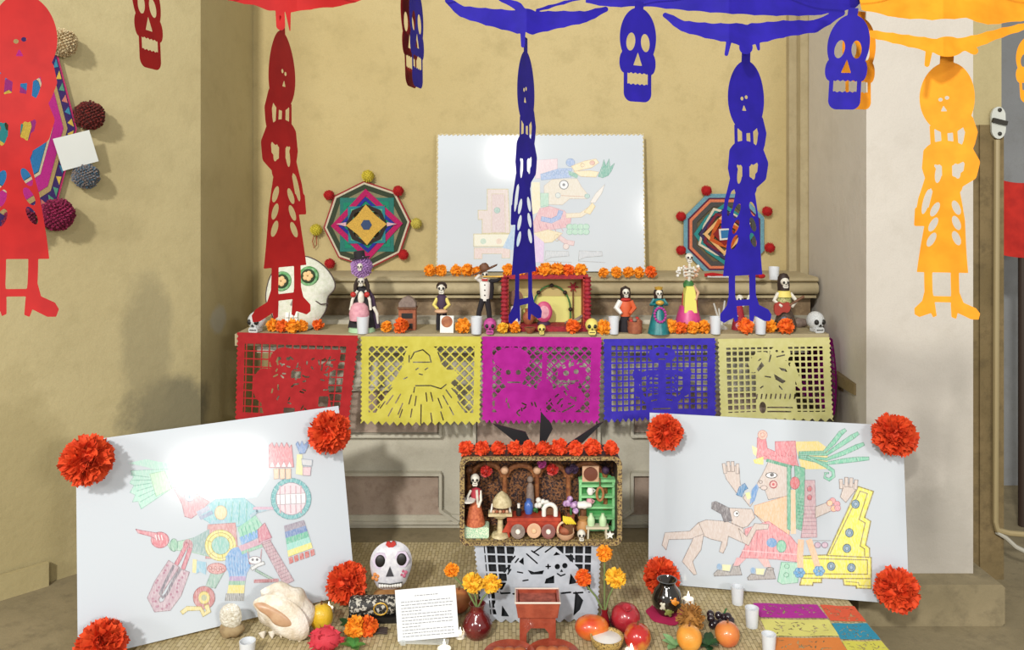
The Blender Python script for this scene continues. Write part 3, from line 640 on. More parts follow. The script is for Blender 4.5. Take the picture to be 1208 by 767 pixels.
def banner(name, label, fn, W, H, q, mat, Yd=BY, amp=.006, ph=0):
    """q: the four corners in the photograph, all at the depth of the table edge"""
    loc = P((q[0][0]+q[1][0])/2, (q[0][1]+q[1][1])/2, Yd)
    def mp(x, y):
        a, b_ = x/W, y/H
        px = (q[0][0]*(1-a)+q[1][0]*a)*(1-b_)+(q[3][0]*(1-a)+q[2][0]*a)*b_; py = (q[0][1]*(1-a)+q[1][1]*a)*(1-b_)+(q[3][1]*(1-a)+q[2][1]*a)*b_
        v = P(px, py, Yd); v.y += amp*math.sin(a*7+ph)*b_*1.6-.012*b_*b_; return v-loc
    o = paper(name, cut(fn, -1, -1, W+2, H+6, .62), mp, mat); o.location = loc
    return tag(o, label, 'paper banner', 'cut-paper banners along the altar edge')
# red
def f_red(X, Y): return U(s_ell(X, Y, 58, 32, 17, 15), s_ell(X, Y, 100, 33, 24, 14), s_ell(X, Y, 50, 72, 18, 34), s_ell(X, Y, 35, 62, 14, 20), s_poly(X, Y, [(68, 52), (110, 48), (124, 98), (62, 98)]), s_box(X, Y, 62, 18, 125, 34), s_ell(X, Y, 84, 56, 30, 14))
banner('paper_banner', 'red cut-paper banner at the left end of the altar', banner_shape(145, 104, 18, lambda X, Y: lat_grid(X, Y, 9.2, .75, 3, 4), f_red,
       slits(scatter([(45, 25, 72, 90), (72, 46, 120, 92), (85, 30, 115, 40)], 16, 5, 4), .9)+[lambda X, Y: s_ell(X, Y, 52, 30, 2.5, 2), lambda X, Y: s_ell(X, Y, 63, 30, 2.5, 2), lambda X, Y: s_box(X, Y, 68, 44, 80, 52, 1), lambda X, Y: s_box(X, Y, 104, 72, 116, 84, 2), lambda X, Y: s_box(X, Y, 62, 86, 76, 92, 1)], (10, 12, 14, 10)),
       145, 104, [(279, 391), (424, 395), (412, 501), (277, 496)], T_PRED, ph=1)
# yellow: veiled figure
def f_yel(X, Y): return U(s_ell(X, Y, 73, 32, 22, 24), s_poly(X, Y, [(55, 28), (93, 28), (126, 95), (18, 95)]), s_ell(X, Y, 100, 50, 16, 8, -15), s_ell(X, Y, 60, 55, 18, 12))
banner('paper_banner', 'bright yellow cut-paper banner with a veiled figure', banner_shape(144, 105, 16, lambda X, Y: lat_diag(X, Y, 8.2, .85, 1, 2), f_yel,
       slits([[(60, 28), (64, 20), (74, 17), (82, 24), (84, 32)], [(63, 32), (82, 32)], [(66, 41), (69, 39)], [(77, 41), (80, 39)], [(66, 60), (84, 60)], [(84, 60), (96, 64), (102, 59)], [(70, 46), (74, 47)], [(92, 20), (95, 28)], [(58, 24), (58, 32)]]+fan_slits(73, 25, 15, 52, 64, 40, 140, .16, 3)+fan_slits(73, 20, 11, 72, 82, 45, 135, .05, 5)+[[(52, 52), (56, 50)], [(65, 62), (64, 68)]], .75), (10, 13, 9, 12)),
       144, 105, [(425, 396), (569, 396), (567, 499), (425, 498)], T_YEL, ph=2)
# magenta: two skulls
def f_mag(X, Y): return U(s_ell(X, Y, 36, 28, 22, 14), s_ell(X, Y, 38, 46, 15, 16), s_ell(X, Y, 44, 82, 28, 24), s_ell(X, Y, 108, 46, 17, 17), s_ell(X, Y, 104, 76, 20, 17), s_box(X, Y, 72, 20, 78, 100), s_ell(X, Y, 76, 66, 10, 14))
banner('paper_banner', 'magenta cut-paper banner with two skulls in the middle', banner_shape(143, 103, 22, lambda X, Y: lat_diag(X, Y, 7.2, .8), f_mag,
       [lambda X, Y: s_ell(X, Y, 101, 45, 3.4, 3.2), lambda X, Y: s_ell(X, Y, 113, 43, 3, 3), lambda X, Y: s_ell(X, Y, 32, 44, 3, 3), lambda X, Y: s_ell(X, Y, 44, 44, 3, 3)]+slits(scatter([(95, 52, 120, 62), (30, 65, 66, 96), (92, 68, 118, 88), (96, 32, 118, 38)], 9, 5, 8), .95)+slits([[(98, 56), (116, 54)], [(98, 92), (112, 84)], [(32, 56), (46, 56)]], .9), (13, 13, 13, 11)),
       143, 103, [(568, 396), (711, 397), (707, 497), (568, 496)], T_MAG, ph=3)
# blue: skeleton
def f_blu(X, Y):
    r = U(s_ell(X, Y, 70, 21, 16, 10), s_box(X, Y, 66, 28, 74, 92), s_ell(X, Y, 70, 76, 20, 8), s_box(X, Y, 52, 80, 88, 88))
    for s in (-1, 1):
        r = U(r, s_seg(X, Y, [(70, 42), (70+s*16, 42), (70+s*28, 46), (70+s*30, 60), (70+s*24, 70), (70+s*14, 80)], 3.2, 2.6))
        for k in range(4): r = U(r, s_seg(X, Y, [(70, 48+k*5), (70+s*14, 46+k*5.4), (70+s*17, 51+k*5)], 1.3))
        r = U(r, s_ell(X, Y, 70+s*30, 44, 5, 6), s_ell(X, Y, 70+s*27, 66, 5, 5))
    return r
banner('paper_banner', 'blue cut-paper banner with a ribbed skeleton', banner_shape(134, 97, 20, lambda X, Y: lat_grid(X, Y, 7.2, 1.0, 2, 1), f_blu,
       [lambda X, Y: s_ell(X, Y, 65, 20, 2.2, 1.8), lambda X, Y: s_ell(X, Y, 75, 20, 2.2, 1.8)]+slits([[(66, 26), (74, 26)], [(58, 76), (64, 75)], [(76, 75), (82, 76)], [(60, 86), (80, 86)]], .8), (9, 9, 9, 9)),
       134, 97, [(711, 399), (845, 398), (844, 491), (711, 495)], T_PBLU, ph=4)
# pale yellow: dancing figure
def f_pal(X, Y): return U(s_ell(X, Y, 74, 20, 12, 10), s_ell(X, Y, 66, 42, 22, 17, 20), s_poly(X, Y, [(45, 40), (88, 36), (92, 92), (44, 92)]), s_seg(X, Y, [(40, 32), (48, 22), (56, 22)], 4), s_ell(X, Y, 42, 34, 5, 9), s_seg(X, Y, [(88, 34), (96, 60)], 3))
banner('paper_banner', 'pale yellow cut-paper banner with a dancing figure at the right end', banner_shape(134, 101, 13, lambda X, Y: lat_grid(X, Y, 7.3, 1.05, 2, 1), f_pal,
       [lambda X, Y: s_poly(X, Y, [(52, 30), (55, 35), (48, 42), (46, 39)]), lambda X, Y: s_poly(X, Y, [(66, 45), (80, 54), (76, 57), (68, 52)]), lambda X, Y: s_poly(X, Y, [(72, 37), (80, 39), (82, 43), (75, 41)]), lambda X, Y: s_ell(X, Y, 52, 86, 4, 7), lambda X, Y: s_ell(X, Y, 70, 17, 1.6, 1.4), lambda X, Y: s_ell(X, Y, 77, 18, 1.6, 1.4)]
       + slits([[(46+k*5.5, 70), (45+k*5.5, 75)] for k in range(9)]+[[(58, 86), (86, 86)], [(58, 91), (84, 91)], [(63, 22), (61, 30)], [(70, 24), (79, 22)], [(50, 62), (53, 60)], [(72, 60), (75, 64)], [(56, 48), (62, 49)]], .85), (10, 12, 10, 10)),
       134, 101, [(846, 399), (980, 397), (982, 494), (848, 496)], T_PAL, ph=5)
# magenta around the corner
fn = banner_shape(150, 96, 20, lambda X, Y: lat_grid(X, Y, 8, 1.1), lambda X, Y: U(s_ell(X, Y, 60, 45, 28, 30), s_ell(X, Y, 110, 50, 22, 26)), [], (10, 12, 10, 10))
zc = P(980, 400, 3.69).z; loc = Vector((1.462, 3.70, zc))
o = paper('paper_banner', cut(fn, -1, -1, 152, 100, .9), lambda x, y: Vector((.012+.02*math.sin(y/96*2.6)+.006*math.sin(x*.09), x*.0036, -y*.0037)), T_MAG); o.location = loc
tag(o, 'magenta banner turned around the right corner of the altar', 'paper banner', 'cut-paper banners along the altar edge')

# ---------------- hanging skeleton banners
def skel(X, Y):      # in pixels of the orange one, origin at the head's axis, y down from the string
    r = U(s_ell(X, Y, 2, 55, 30, 42), s_box(X, Y, -7, -2, 8, 24), s_box(X, Y, -18, 88, -13, 116), s_box(X, Y, -6, 92, 1, 116), s_box(X, Y, 7, 92, 12, 116), s_ell(X, Y, -2, 121, 24, 15),
          s_seg(X, Y, [(18, 122), (24, 108), (27, 96), (23, 82)], 6, 7), s_seg(X, Y, [(20, 120), (26, 132), (23, 146), (12, 154)], 8.5, 7), s_seg(X, Y, [(-20, 120), (-22, 138), (-18, 152), (-6, 158)], 6.5, 7), s_box(X, Y, -7, 120, 4, 160),
          s_ell(X, Y, -2, 160, 17, 13), s_seg(X, Y, [(-18, 140), (-28, 175), (-31, 200)], 4.5, 5), s_box(X, Y, -36, 185, -18, 207, 2), s_poly(X, Y, [(-16, 160), (11, 160), (19, 200), (25, 262), (-31, 262), (-24, 200)]),
          s_box(X, Y, -23, 258, -14, 300), s_box(X, Y, 6, 258, 15, 300), s_box(X, Y, -20, 290, 12, 297), 
          s_poly(X, Y, [(-23, 285), (-14, 285), (-12, 300), (-11, 313), (-15, 315), (-17, 310), (-30, 315), (-35, 312), (-35, 305), (-26, 296)]), s_poly(X, Y, [(6, 285), (15, 285), (19, 297), (32, 303), (36, 309), (34, 316), (26, 316), (12, 309), (10, 316), (5, 314), (5, 300)]))
    hs = [s_ell(X, Y, -5, 57, 2.4, 2.2), s_ell(X, Y, 2, 55, 2.4, 2.2), s_poly(X, Y, [(-2, 64), (2, 71), (-5, 71)]), s_ell(X, Y, -11, 145, 3.6, 11, 8), s_ell(X, Y, 9, 142, 3.8, 9, -8), s_ell(X, Y, -24, 178, 3.5, 15, 12)]
    for k in range(3): hs += [s_ell(X, Y, -14-k, 187+18*k, 4, 9, 24), s_ell(X, Y, 9+k, 185+18*k, 4, 9, -24)]
    return SUB(r, *hs)
SKEL = cut(skel, -42, -4, 42, 322, .9)
def hskull(X, Y):
    r = U(s_ell(X, Y, 0, 34, 25, 33), s_box(X, Y, -19, 45, 19, 106, 10), s_box(X, Y, -6, -6, 6, 8), s_ell(X, Y, -19, 62, 6, 12), s_ell(X, Y, 19, 62, 6, 12))
    zig = 1.6*np.abs(((X/6) % 1)*2-1)
    return SUB(r, s_ell(X, Y, -10, 39, 6, 10, 8), s_ell(X, Y, 10, 39, 6, 10, -8), s_poly(X, Y, [(0, 50), (6, 65), (-6, 65)]), np.maximum(np.abs(X)-14, np.abs(Y-80)-7+zig), )
HSK = cut(hskull, -28, -8, 28, 110, .9)
def hang(kind, label, cutres, mat, px, py, Yd, a0, a1, L, mirror=1, k=1.0, tilt=0):
    s = Yd/F*k; loc = P(px, py, Yd)
    def mp(x, y):
        t = min(max(y/L, 0), 1); a = R(a0+(a1-a0)*t); x = x*mirror+tilt*y
        return Vector((x*s*math.cos(a), x*s*math.sin(a)+.006*math.sin(y*.03)*k, -y*s))
    o = paper(kind, cutres, mp, mat); return o, loc
def valance(name, mat, Yd, paths=(), ells=(), polys=(), box=None, loc=None, label=None, cat='paper valance', group=None):
    def fn(X, Y):
        L = [s_seg(X, Y, p, r0, r1)+.9*np.abs(np.sin(X*.17)) for p, r0, r1 in paths]+[s_ell(X, Y, *e) for e in ells]+[s_poly(X, Y, p)+1.0*np.abs(np.sin(X*.12)) for p in polys]
        return U(*L)
    c = cut(fn, *box, 1.0); cx = (box[0]+box[2])/2
    def mp(x, y):
        return P(x, y, Yd+.06*abs(x-cx)/90-.0008*(y-box[1])+.006*math.sin(x*.08))-loc
    o = paper(name, c, mp, mat); return o
D0 = 1.5; GRP = 'cut-paper skeletons hanging from the string'
def skeleton(label, mat, px, top, Yd, a0, a1, mirror=1, val=None, k=1.0):
    t = thing('paper_skeleton', label, 'paper skeleton', P(px, top, Yd), group=GRP)
    o, _ = hang('skeleton_cutout', None, SKEL, mat, px, top, Yd, a0, a1, 316, mirror, k); o.parent = t
    if val:
        v = valance('scalloped_valance', mat, Yd, loc=t.location, **val); v.parent = t
    return t
skeleton('orange paper skeleton in a long skirt hanging before the white pier', T_ORA, 1117, 60, D0, -12, -12, val=dict(paths=[([(1028, 40), (1060, 46), (1092, 52), (1117, 57)], 5, 10), ([(1117, 57), (1150, 49), (1180, 39), (1216, 29)], 10, 4), ([(1097, 56), (1094, 76)], 5, 3.5), ([(1140, 56), (1150, 60)], 5, 5)], ells=[(1118, 55, 20, 12)], polys=[[(1010, -14), (1016, 12), (1060, 22), (1100, 24), (1140, 22), (1165, 30), (1216, 24), (1216, -14)]], box=(1005, -16, 1220, 84)))
skeleton('blue paper skeleton hanging in front of the right yarn octagon', T_BLU, 880, 58, D0, 34, 20, k=1.02, val=dict(paths=[([(785, 18), (806, 31), (840, 37), (874, 40)], 4, 13), ([(888, 40), (925, 34), (962, 31), (992, 15)], 13, 5), ([(860, 48), (857, 64)], 4, 3), ([(893, 46), (895, 58)], 4, 2.5)], ells=[(879, 42, 16, 13), (880, 56, 8, 8)], polys=[[(690, -14), (690, 4), (720, 9), (762, 8), (800, 12), (850, 16), (905, 19), (960, 19), (985, 15), (1010, 10), (1032, -14)]], box=(684, -16, 1036, 70)))
skeleton('blue paper skeleton turned edge-on in front of the picture', T_BLU, 620, 46, D0, 73, 57, k=1.055, val=dict(paths=[([(528, 1), (546, 14), (576, 20), (612, 26)], 4, 14), ([(628, 27), (660, 23), (690, 20), (714, 11)], 14, 4), ([(586, -4), (612, 8), (620, 22)], 3, 8), ([(634, 12), (662, 4), (692, -4)], 2.5, 2), ([(617, 34), (617, 54)], 4, 3)], ells=[(620, 24, 17, 14)], box=(520, -14, 722, 62)))
skeleton('red paper skeleton hanging in front of the big skull cushion', T_RED, 333, 22, D0, 86, 48, mirror=-1, k=1.12, val=dict(paths=[([(340, 14), (342, 36)], 4, 1.5), ([(330, 10), (331, 30)], 6, 6)], polys=[[(262, -14), (268, 1), (300, 7), (318, 13), (345, 15), (370, 11), (402, 8), (436, -2), (440, -14)]], box=(256, -16, 446, 42)))
skeleton('large red paper skeleton at the far left edge over the yarn mandala', T_RED, 22, -24, 1.25, 6, 4, k=1.26)
def skull_banner(label, mat, px, py, Yd, a, k, tilt=0):
    o, loc = hang('paper_skull', label, HSK, mat, px, py, Yd, a, a, 106, 1, k, tilt); o.location = loc
    tag(o, label, 'paper skull', 'cut-paper skulls hanging from the string')
skull_banner('red paper skull hanging in front of the left wall', T_RED, 168, -38, D0, 80, 1.10, .14)
skull_banner('dark red paper skull strip turned nearly edge-on', T_RED, 480, -18, D0+.012, 78, 1.12, .14)
skull_banner('blue paper skull strip turned edge-on beside the dark red one', T_BLU, 490, -20, D0, 80, 1.15, .08)
skull_banner('blue paper skull hanging above the picture', T_BLU, 754, 8, D0, 28, 1.06, -.02)
skull_banner('large blue paper skull facing forward before the pier', T_BLU, 1006, 16, D0-.02, 8, 1.07, -.10)
skull_banner('orange paper skull half hidden behind the blue skull', T_ORA, 1016, 20, D0+.07, 22, 1.03, -.04)
skull_banner('orange paper skull cut off by the right edge', T_ORA, 1216, 42, D0, 12, .75)
tag(part('garland_string', MB().tube([P(-1500, -60, D0), P(-80, -24, D0), P(330, -15, D0), P(620, -18, D0), P(880, -16, D0), P(1117, -20, D0), P(1300, -26, D0), P(2900, -80, D0)], .0018, 6), M('white_string', 'd8d4c8', .8)), 'thin string carrying the hanging paper cut-outs', 'string')

# ================================================================ yarn mandalas
TEXK[0] = .004
def yarn(c): return M('yarn_'+c, c, .9, ''.join('%02x' % max(0, int(int(c[i:i+2], 16)*.8)) for i in (0, 2, 4)), 400, .5, 500)
def rpoly(rs, a0): n = len(rs); return [(r*math.cos(R(a0+360*i/n)), r*math.sin(R(a0+360*i/n))) for i, r in enumerate(rs)]
def ringmesh(po, k, y0, y1):
    n = len(po); pi = [(x*k, z*k) for x, z in po]
    vv = [(x, y0, z) for x, z in po]+[(x, y0, z) for x, z in pi]+[(x, y1, z) for x, z in po]+[(x, y1, z) for x, z in pi]; ff = []
    for i in range(n):
        j = (i+1) % n; ff += [(i, j, n+j, n+i)[::-1], (i, 2*n+i, 2*n+j, j)[::-1], (n+i, n+j, 3*n+j, 3*n+i)[::-1]]
    return MB().add(vv, ff)
def pompom(c, r, mat, seed=0, n=150):
    rnd = random.Random(seed); mb = MB().sph(c, r*.8, 12, 8)
    for i in range(n):
        t = math.acos(1-2*(i+.5)/n); a = i*2.39996
        d = Vector((math.sin(t)*math.cos(a), math.sin(t)*math.sin(a), math.cos(t))); u = d.orthogonal().normalized(); v = d.cross(u); q = rnd.uniform(.92, 1.06)*r; w_ = r*.13
        p = Vector(c); mb.add([p+d*r*.6+u*w_, p+d*r*.6-u*w_*.5+v*w_, p+d*r*.6-u*w_*.5-v*w_, p+d*q+u*w_*.6, p+d*q-u*w_*.3+v*w_*.6, p+d*q-u*w_*.3-v*w_*.6], [(0, 1, 4, 3), (1, 2, 5, 4), (2, 0, 3, 5), (3, 4, 5)])
    return mb
def mandala(label, loc, s, bands, poms, rz=0, center=None):
    t = thing('yarn_mandala', label, 'yarn mandala', loc, rz, 'yarn mandalas', s)
    part('backing', MB().prism(rpoly([bands[0][1][0]*.97]*8, bands[0][2]), -1.0, 0), yarn('6e6348'), t, smooth=False)
    y = -1.0
    for c, rs, a0, k in bands:
        rs = rs*8 if len(rs) == 1 else (rs*4 if len(rs) == 2 and abs(a0) < 400 else rs)
        part('yarn_band', ringmesh(rpoly(rs, a0), k, y-1.2, y+.6), yarn(c), t, smooth=False); y -= .35
    for i, (x, z, c, r) in enumerate(poms): part('pompom', pompom((x, -r*.5, z), r, yarn(c), i, 90), yarn(c), t)
    return t
s = 4.36/F
def sq(R_, a): return [R_]*4
t = mandala('octagonal yarn mandala with yellow and red pompoms on the niche wall', P(433.5, 265, 4.385), s,
    [('a52c30', [52], 4, .965), ('d9cdb4', [50.2], 4, .95), ('3a4632', [47.8], 4, .87), ('8f8a68', [41.5], 4, .55)], 
    [(1, 57.5, 'dcc940', 7.5), (58.5, 1.5, 'd9c95a', 6.8), (-60, -6, 'd9c93c', 7.2), (37, 40, 'c41a1c', 6.6), (-45, 35, 'c41a1c', 6.4), (43, -35.5, 'c41a1c', 6.4), (-44, -46, 'c41a1c', 6.4), (2, -57, 'dcc940', 7)], 0)
y = -2.6
for c, n, r, a0, k in (('2c7f74', 4, 45, 45, .80), ('1c8f70', 4, 38, 47, .84), ('c01864', 4, 42.5, 2, .80), ('2a2f9c', 4, 33, 3, .86), ('2f8a94', 4, 31, 46, .80), ('6dbb8c', 4, 26, 45, .82), ('322a24', 8, 24, 0, .8)):
    part('yarn_band', ringmesh(rpoly([r]*n, a0), k, y-1.2, y+.8), yarn(c), t, smooth=False); y -= .5
part('yarn_star', MB().prism(rpoly([24, 15.5]*4, 2), y-1.2, y+.6), yarn('dfb24e'), t, smooth=False); part('yarn_centre', MB().prism(rpoly([6.5]*6, 0), y-2, y), yarn('3c527a'), t, smooth=False)
for sx in (-1, 1): part('yarn_spike', MB().prism([(sx*24, 3), (sx*36, 1), (sx*24, -2)], y-.6, y+.4), yarn('e3b8c4'), t, smooth=False)
part('hanging_thread', MB().tube([(-62, -1, -9), (-65, -1, -20), (-63, -1, -28), (-60, -1, -24), (-60, -1, -10)], .6, 5), yarn('b05a3c'), t)
t = mandala('octagonal blue-rimmed yarn mandala with red pompoms behind the blue skeleton', P(853.5, 276, 4.385), s,
    [('6f9fb0', [51.5], 22.5, .90), ('5a1f3c', [46.4], 22.5, .955), ('dd7d58', [44.3], 22.5, .92), ('4c4a48', [40.8], 22.5, .86), ('2a8a8a', [36, 30], 0, .86), ('d9cfb8', [33.5, 27], 22.5, .9), ('3c2f5a', [30, 25], 0, .86), ('7a1f2c', [27, 22], 22.5, .86), ('e8b878', [25, 18], 0, .8), ('c8581c', [19.5, 15], 22.5, .72), ('8a1c1c', [14, 10], 0, .5)],
    [(-21, 51.5, 'c01418', 6.3), (23, 51, 'c01418', 6.3), (-51, 21, 'c01418', 6), (51, 27, 'c01418', 6.2), (-51, -19, 'c01418', 6), (54, -16, 'c01418', 6.2), (-22, -50, 'c01418', 6), (24, -49, 'c01418', 6)])
part('yarn_centre', ringmesh(rpoly([9.5]*4, 50), .7, -7, -4), yarn('e4e2dc'), t, smooth=False); part('yarn_centre', MB().prism(rpoly([6.5]*4, 50), -6.8, -4), yarn('2e78b0'), t, smooth=False)
# big one on the left wall
cy = 5.2/(1-(8-604)/F); s = cy/F
t = mandala('large pink and purple yarn mandala on the left wall with a white card', P(8, 148, cy)+Vector((.01, -.01, 0)), s,
    [('c8306c', [128], 0, .972), ('3c2468', [124], 0, .88), ('b89e68', [109], 0, .93), ('c2258c', [101], 0, .80), ('d8c8a8', [81], 0, .95), ('2a7cb8', [76], 0, .72), ('a02a80', [55], 0, .75), ('d8b848', [41], 0, .6), ('2a8c90', [25], 0, .3)], [], R(45))
MSQ = .58
rnd = random.Random(4)
for i in range(8):
    a = 45*i; p0 = Vector((124*math.cos(R(a)), 0, 124*math.sin(R(a)))); p1 = Vector((124*math.cos(R(a+45)), 0, 124*math.sin(R(a+45))))
    for k in range(6):
        c = ['e0c050', '3c90b0', 'd88070', '58a080'][(k+i) % 4]; m0 = p0.lerp(p1, (k+.15)/6); m1 = p0.lerp(p1, (k+.85)/6); ap = p0.lerp(p1, (k+.5)/6)*.9
        part('yarn_triangle', MB().prism([(m0.x*.985, m0.z*.985), (m1.x*.985, m1.z*.985), (ap.x, ap.z)], -3.0, -1.2), yarn(c), t, smooth=False)
for ch in t.children: ch.scale.x = MSQ
def mixwool(name, c, c2): return M(name, c, .95, c2, 120, .6, 400, lo=.45, hi=.55)
def wl(px, py):   # pixel -> local mandala coordinates on the wall plane
    Y = 5.2/(1-(px-604)/F); p = P(px, py, Y)-t.location; return ((p.x+p.y)*.7071/s, p.z/s)
for px, py, r, c, c2 in ((70, 52, 17, 'a88a60', 'd8c8a0'), (101, 137, 18, '7a2620', '40201c'), (97, 208, 16, '8a7a70', '4a6a80'), (63, 253, 20, '6a1636', '9a2050'), (20, 262, 18, '8a1c40', '5a1430')):
    x, z = wl(px, py); part('pompom', pompom((x, -r*.55, z), r, None, px, 260), mixwool('pompom_wool_%d' % px, c, c2), t)
x, z = wl(84, 178)
tag(part('paper_card', MB().box((0, 0, 0), (.142, .004, .135)), M('white_card', 'd8dcd8', .7), None, smooth=False, loc=P(84, 178, 5.2/(1-(84-604)/F))+Vector((.045, -.045, 0)), rot=(R(6), R(-18), R(45))), 'blank white square card pinned over the big yarn mandala', 'card')
# ================================================================ things on the altar and ledge
TEXK[0] = .004
class T:
    """a thing authored in photograph pixels at its own depth: local x right, y away, z up from its base"""
    def __init__(s, name, label, cat, loc, rz=0, group=None, k=1.0):
        s.o = thing(name, label, cat, loc, rz, group, loc[1]/F*k)
    def _p(s, n, mb, mat, par=None, smooth=True): return part(n, mb, mat, par or s.o, None, smooth)
    def sp(s, n, c, r, mat, par=None, u=14, v=9, rot=None, fn=None): return s._p(n, MB().sph(c, r, u, v, rot, fn), mat, par)
    def la(s, n, prof, c, mat, par=None, u=18, **k): return s._p(n, MB().lathe(prof, c, u, **k), mat, par)
    def tu(s, n, pts, r, mat, par=None, u=8): return s._p(n, MB().tube(pts, r, u), mat, par)
    def bx(s, n, c, d, mat, par=None, rot=None, bev=0): return s._p(n, MB().box(c, d, rot, bev), mat, par, False)
    def pr(s, n, poly, y0, y1, mat, par=None): return s._p(n, MB().prism(poly, y0, y1), mat, par, False)
    def skull(s, c, r, mat, n='head', par=None):
        c = Vector(c); mb = MB().sph(c+Vector((0, 0, r*.15)), (r*.86, r*.92, r*.9), 12, 8); mb.box(c+Vector((0, -r*.25, -r*.72)), (r*.95, r*1.0, r*.6), bev=r*.15)
        h = s._p(n, mb, mat, par)
        for q in (-1, 1): s._p('eye_socket', MB().sph(c+Vector((q*r*.36, -r*.76, r*.08)), (r*.25, r*.2, r*.27), 8, 6), BLK, h)
        s._p('nose_hole', MB().prism([(c.x-r*.12, c.z-r*.34), (c.x+r*.12, c.z-r*.34), (c.x, c.z-r*.1)], c.y-r*.95, c.y-r*.7), BLK, h, False)
        s._p('teeth_line', MB().box(c+Vector((0, -r*.77, -r*.7)), (r*.7, r*.06, r*.08)), BLK, h, False)
        return h
def TB(px, py): Y = F*(CH-AZ)/(py-HY); return Vector(((px-CX)/F*Y, Y, AZ+.001))
def TL(px, py): Y = F*(CH-LZ)/(py-HY); return Vector(((px-CX)/F*Y, Y, LZ+.001))
BLK = M('black_paint', '181614', .5); BONE = M('painted_bone_white', 'dedbd0', .5, 'c8c2b4', 60); WHT = M('chalk_white', 'e2e0da', .6); BLACKC = M('black_cloth', '201c22', .8)
SILV = M('beaded_silver_white', 'e6e8e8', .4, 'c4cacc', 300, .8, 250); PINK = M('pink_glaze', 'd4488c', .4, 'c23a80', 30); LPINK = M('pale_pink_frill', 'dca4ae', .7, 'c88a98', 60); PURP = M('lilac_feather', 'b48cc0', .9, 'a078b4', 80); DPUR = M('dark_plum_cloth', '3a2440', .7)
TEAL = M('teal_glaze', '1c7c80', .35, '16686e', 40); GRN = M('leaf_green', '3c7a3c', .6, '2c5c2c', 60); PGRN = M('pale_green_base', 'a4c8a0', .7); REDP = M('red_paint', 'b42a24', .5); YELC = M('lemon_cloth', 'dcd86a', .6); BRNW = M('brown_wood', '6e4426', .6, '5a361e', 60); CLAY = M('terracotta', 'a05c3c', .7, '8a4a30', 60); HAIR = M('dark_brown_hair', '2a1a14', .6); ORG = M('orange_shawl', 'cc5a30', .6); SKINB = M('tan_clay', 'c8a080', .6); GOLD = M('gold_paint', 'c8a040', .4, metal=.3); GRYC = M('grey_clay', '8a7a70', .7, '74645c', 60); MAGS = M('magenta_sugar', 'c4509a', .6, 'a83c84', 90); YELS = M('yellow_sugar', 'dccc6c', .6); CRIM = M('crimson_ruffle', '8a1830', .7, 'a8242c', 60, .5, 200); YPAN = M('pale_yellow_panel', 'd6d27c', .7)
def frosted():
    m = M('frosted_cup', 'dfe4ea', .35, alpha=.82); return m
CUP = frosted(); WAX = M('candle_wax', 'ece8dc', .5); FLAME = M('led_flame', 'fff4d8', .4, emit=5)
# ---------------- flowers
def petalball(n, seed, wd=.26, root=.3, hemi=False, ruff=.12, tip=3):
    rnd = random.Random(seed); mb = MB().sph((0, 0, 0), .62, 10, 7)
    for i in range(n):
        z = 1-2*(i+.5)/n; a = i*2.39996+rnd.uniform(-.2, .2); q = math.sqrt(max(0, 1-z*z)); d = Vector((q*math.cos(a), q*math.sin(a), z))
        u = d.orthogonal().normalized(); u.rotate(Matrix.Rotation(rnd.uniform(0, 6.28), 3, d)); v = d.cross(u)
        L = rnd.uniform(.86, 1.08); w_ = wd*rnd.uniform(.8, 1.2); bend = v*rnd.uniform(-.18, .18)
        p = [d*root-u*w_*.4, d*root+u*w_*.4, d*(L*.75)-u*w_+bend, d*(L*.75)+u*w_+bend, d*L-u*w_*.75+bend*1.6+v*rnd.uniform(-ruff, ruff), d*(L*.95)+bend*1.5+v*rnd.uniform(-ruff, ruff), d*L+u*w_*.75+bend*1.6+v*rnd.uniform(-ruff, ruff)]
        mb.add(p, [(0, 1, 3, 2), (2, 3, 5), (2, 5, 4), (3, 6, 5)])
    return mb
def fmat(n, c, c2): return M(n, c, .75, c2, 2.2, lo=.3, hi=.7, k=1)
F_OR = fmat('marigold_orange', 'e88a0c', 'f0a024'); F_DO = fmat('marigold_deep_orange', 'd8500c', 'f07a1c'); F_YE = fmat('marigold_yellow', 'e8ac1c', 'f2c23c'); F_RD = fmat('tissue_vermilion', 'cc340c', 'e4541e'); F_CR = fmat('carnation_crimson', 'b01c2c', 'd04050')
SM = {}
def small_flower(mat, v): 
    k = (mat.name, v)
    if k not in SM: SM[k] = petalball(70, 20+v).mesh('marigold', mat)
    return SM[k]
BM = {}
def big_flower(mat, v):
    k = (mat.name, v)
    if k not in BM: BM[k] = petalball(330, 50+v, .17, .35, ruff=.07).mesh('tissue_flower', mat)
    return BM[k]
NF = [0]
def flower(loc, rpx, mat, label, group, name='marigold', cat='flower', big=False, sq=(1, 1, 1)):
    NF[0] += 1; v = NF[0] % 3
    o = put(name, big_flower(mat, v) if big else small_flower(mat, v), None, loc, (random.uniform(0, 6), random.uniform(0, 6), random.uniform(0, 6)) if sq == (1, 1, 1) else None)
    r = rpx*loc[1]/F; o.scale = (r*sq[0], r*sq[1], r*sq[2]); return tag(o, label, cat, group)
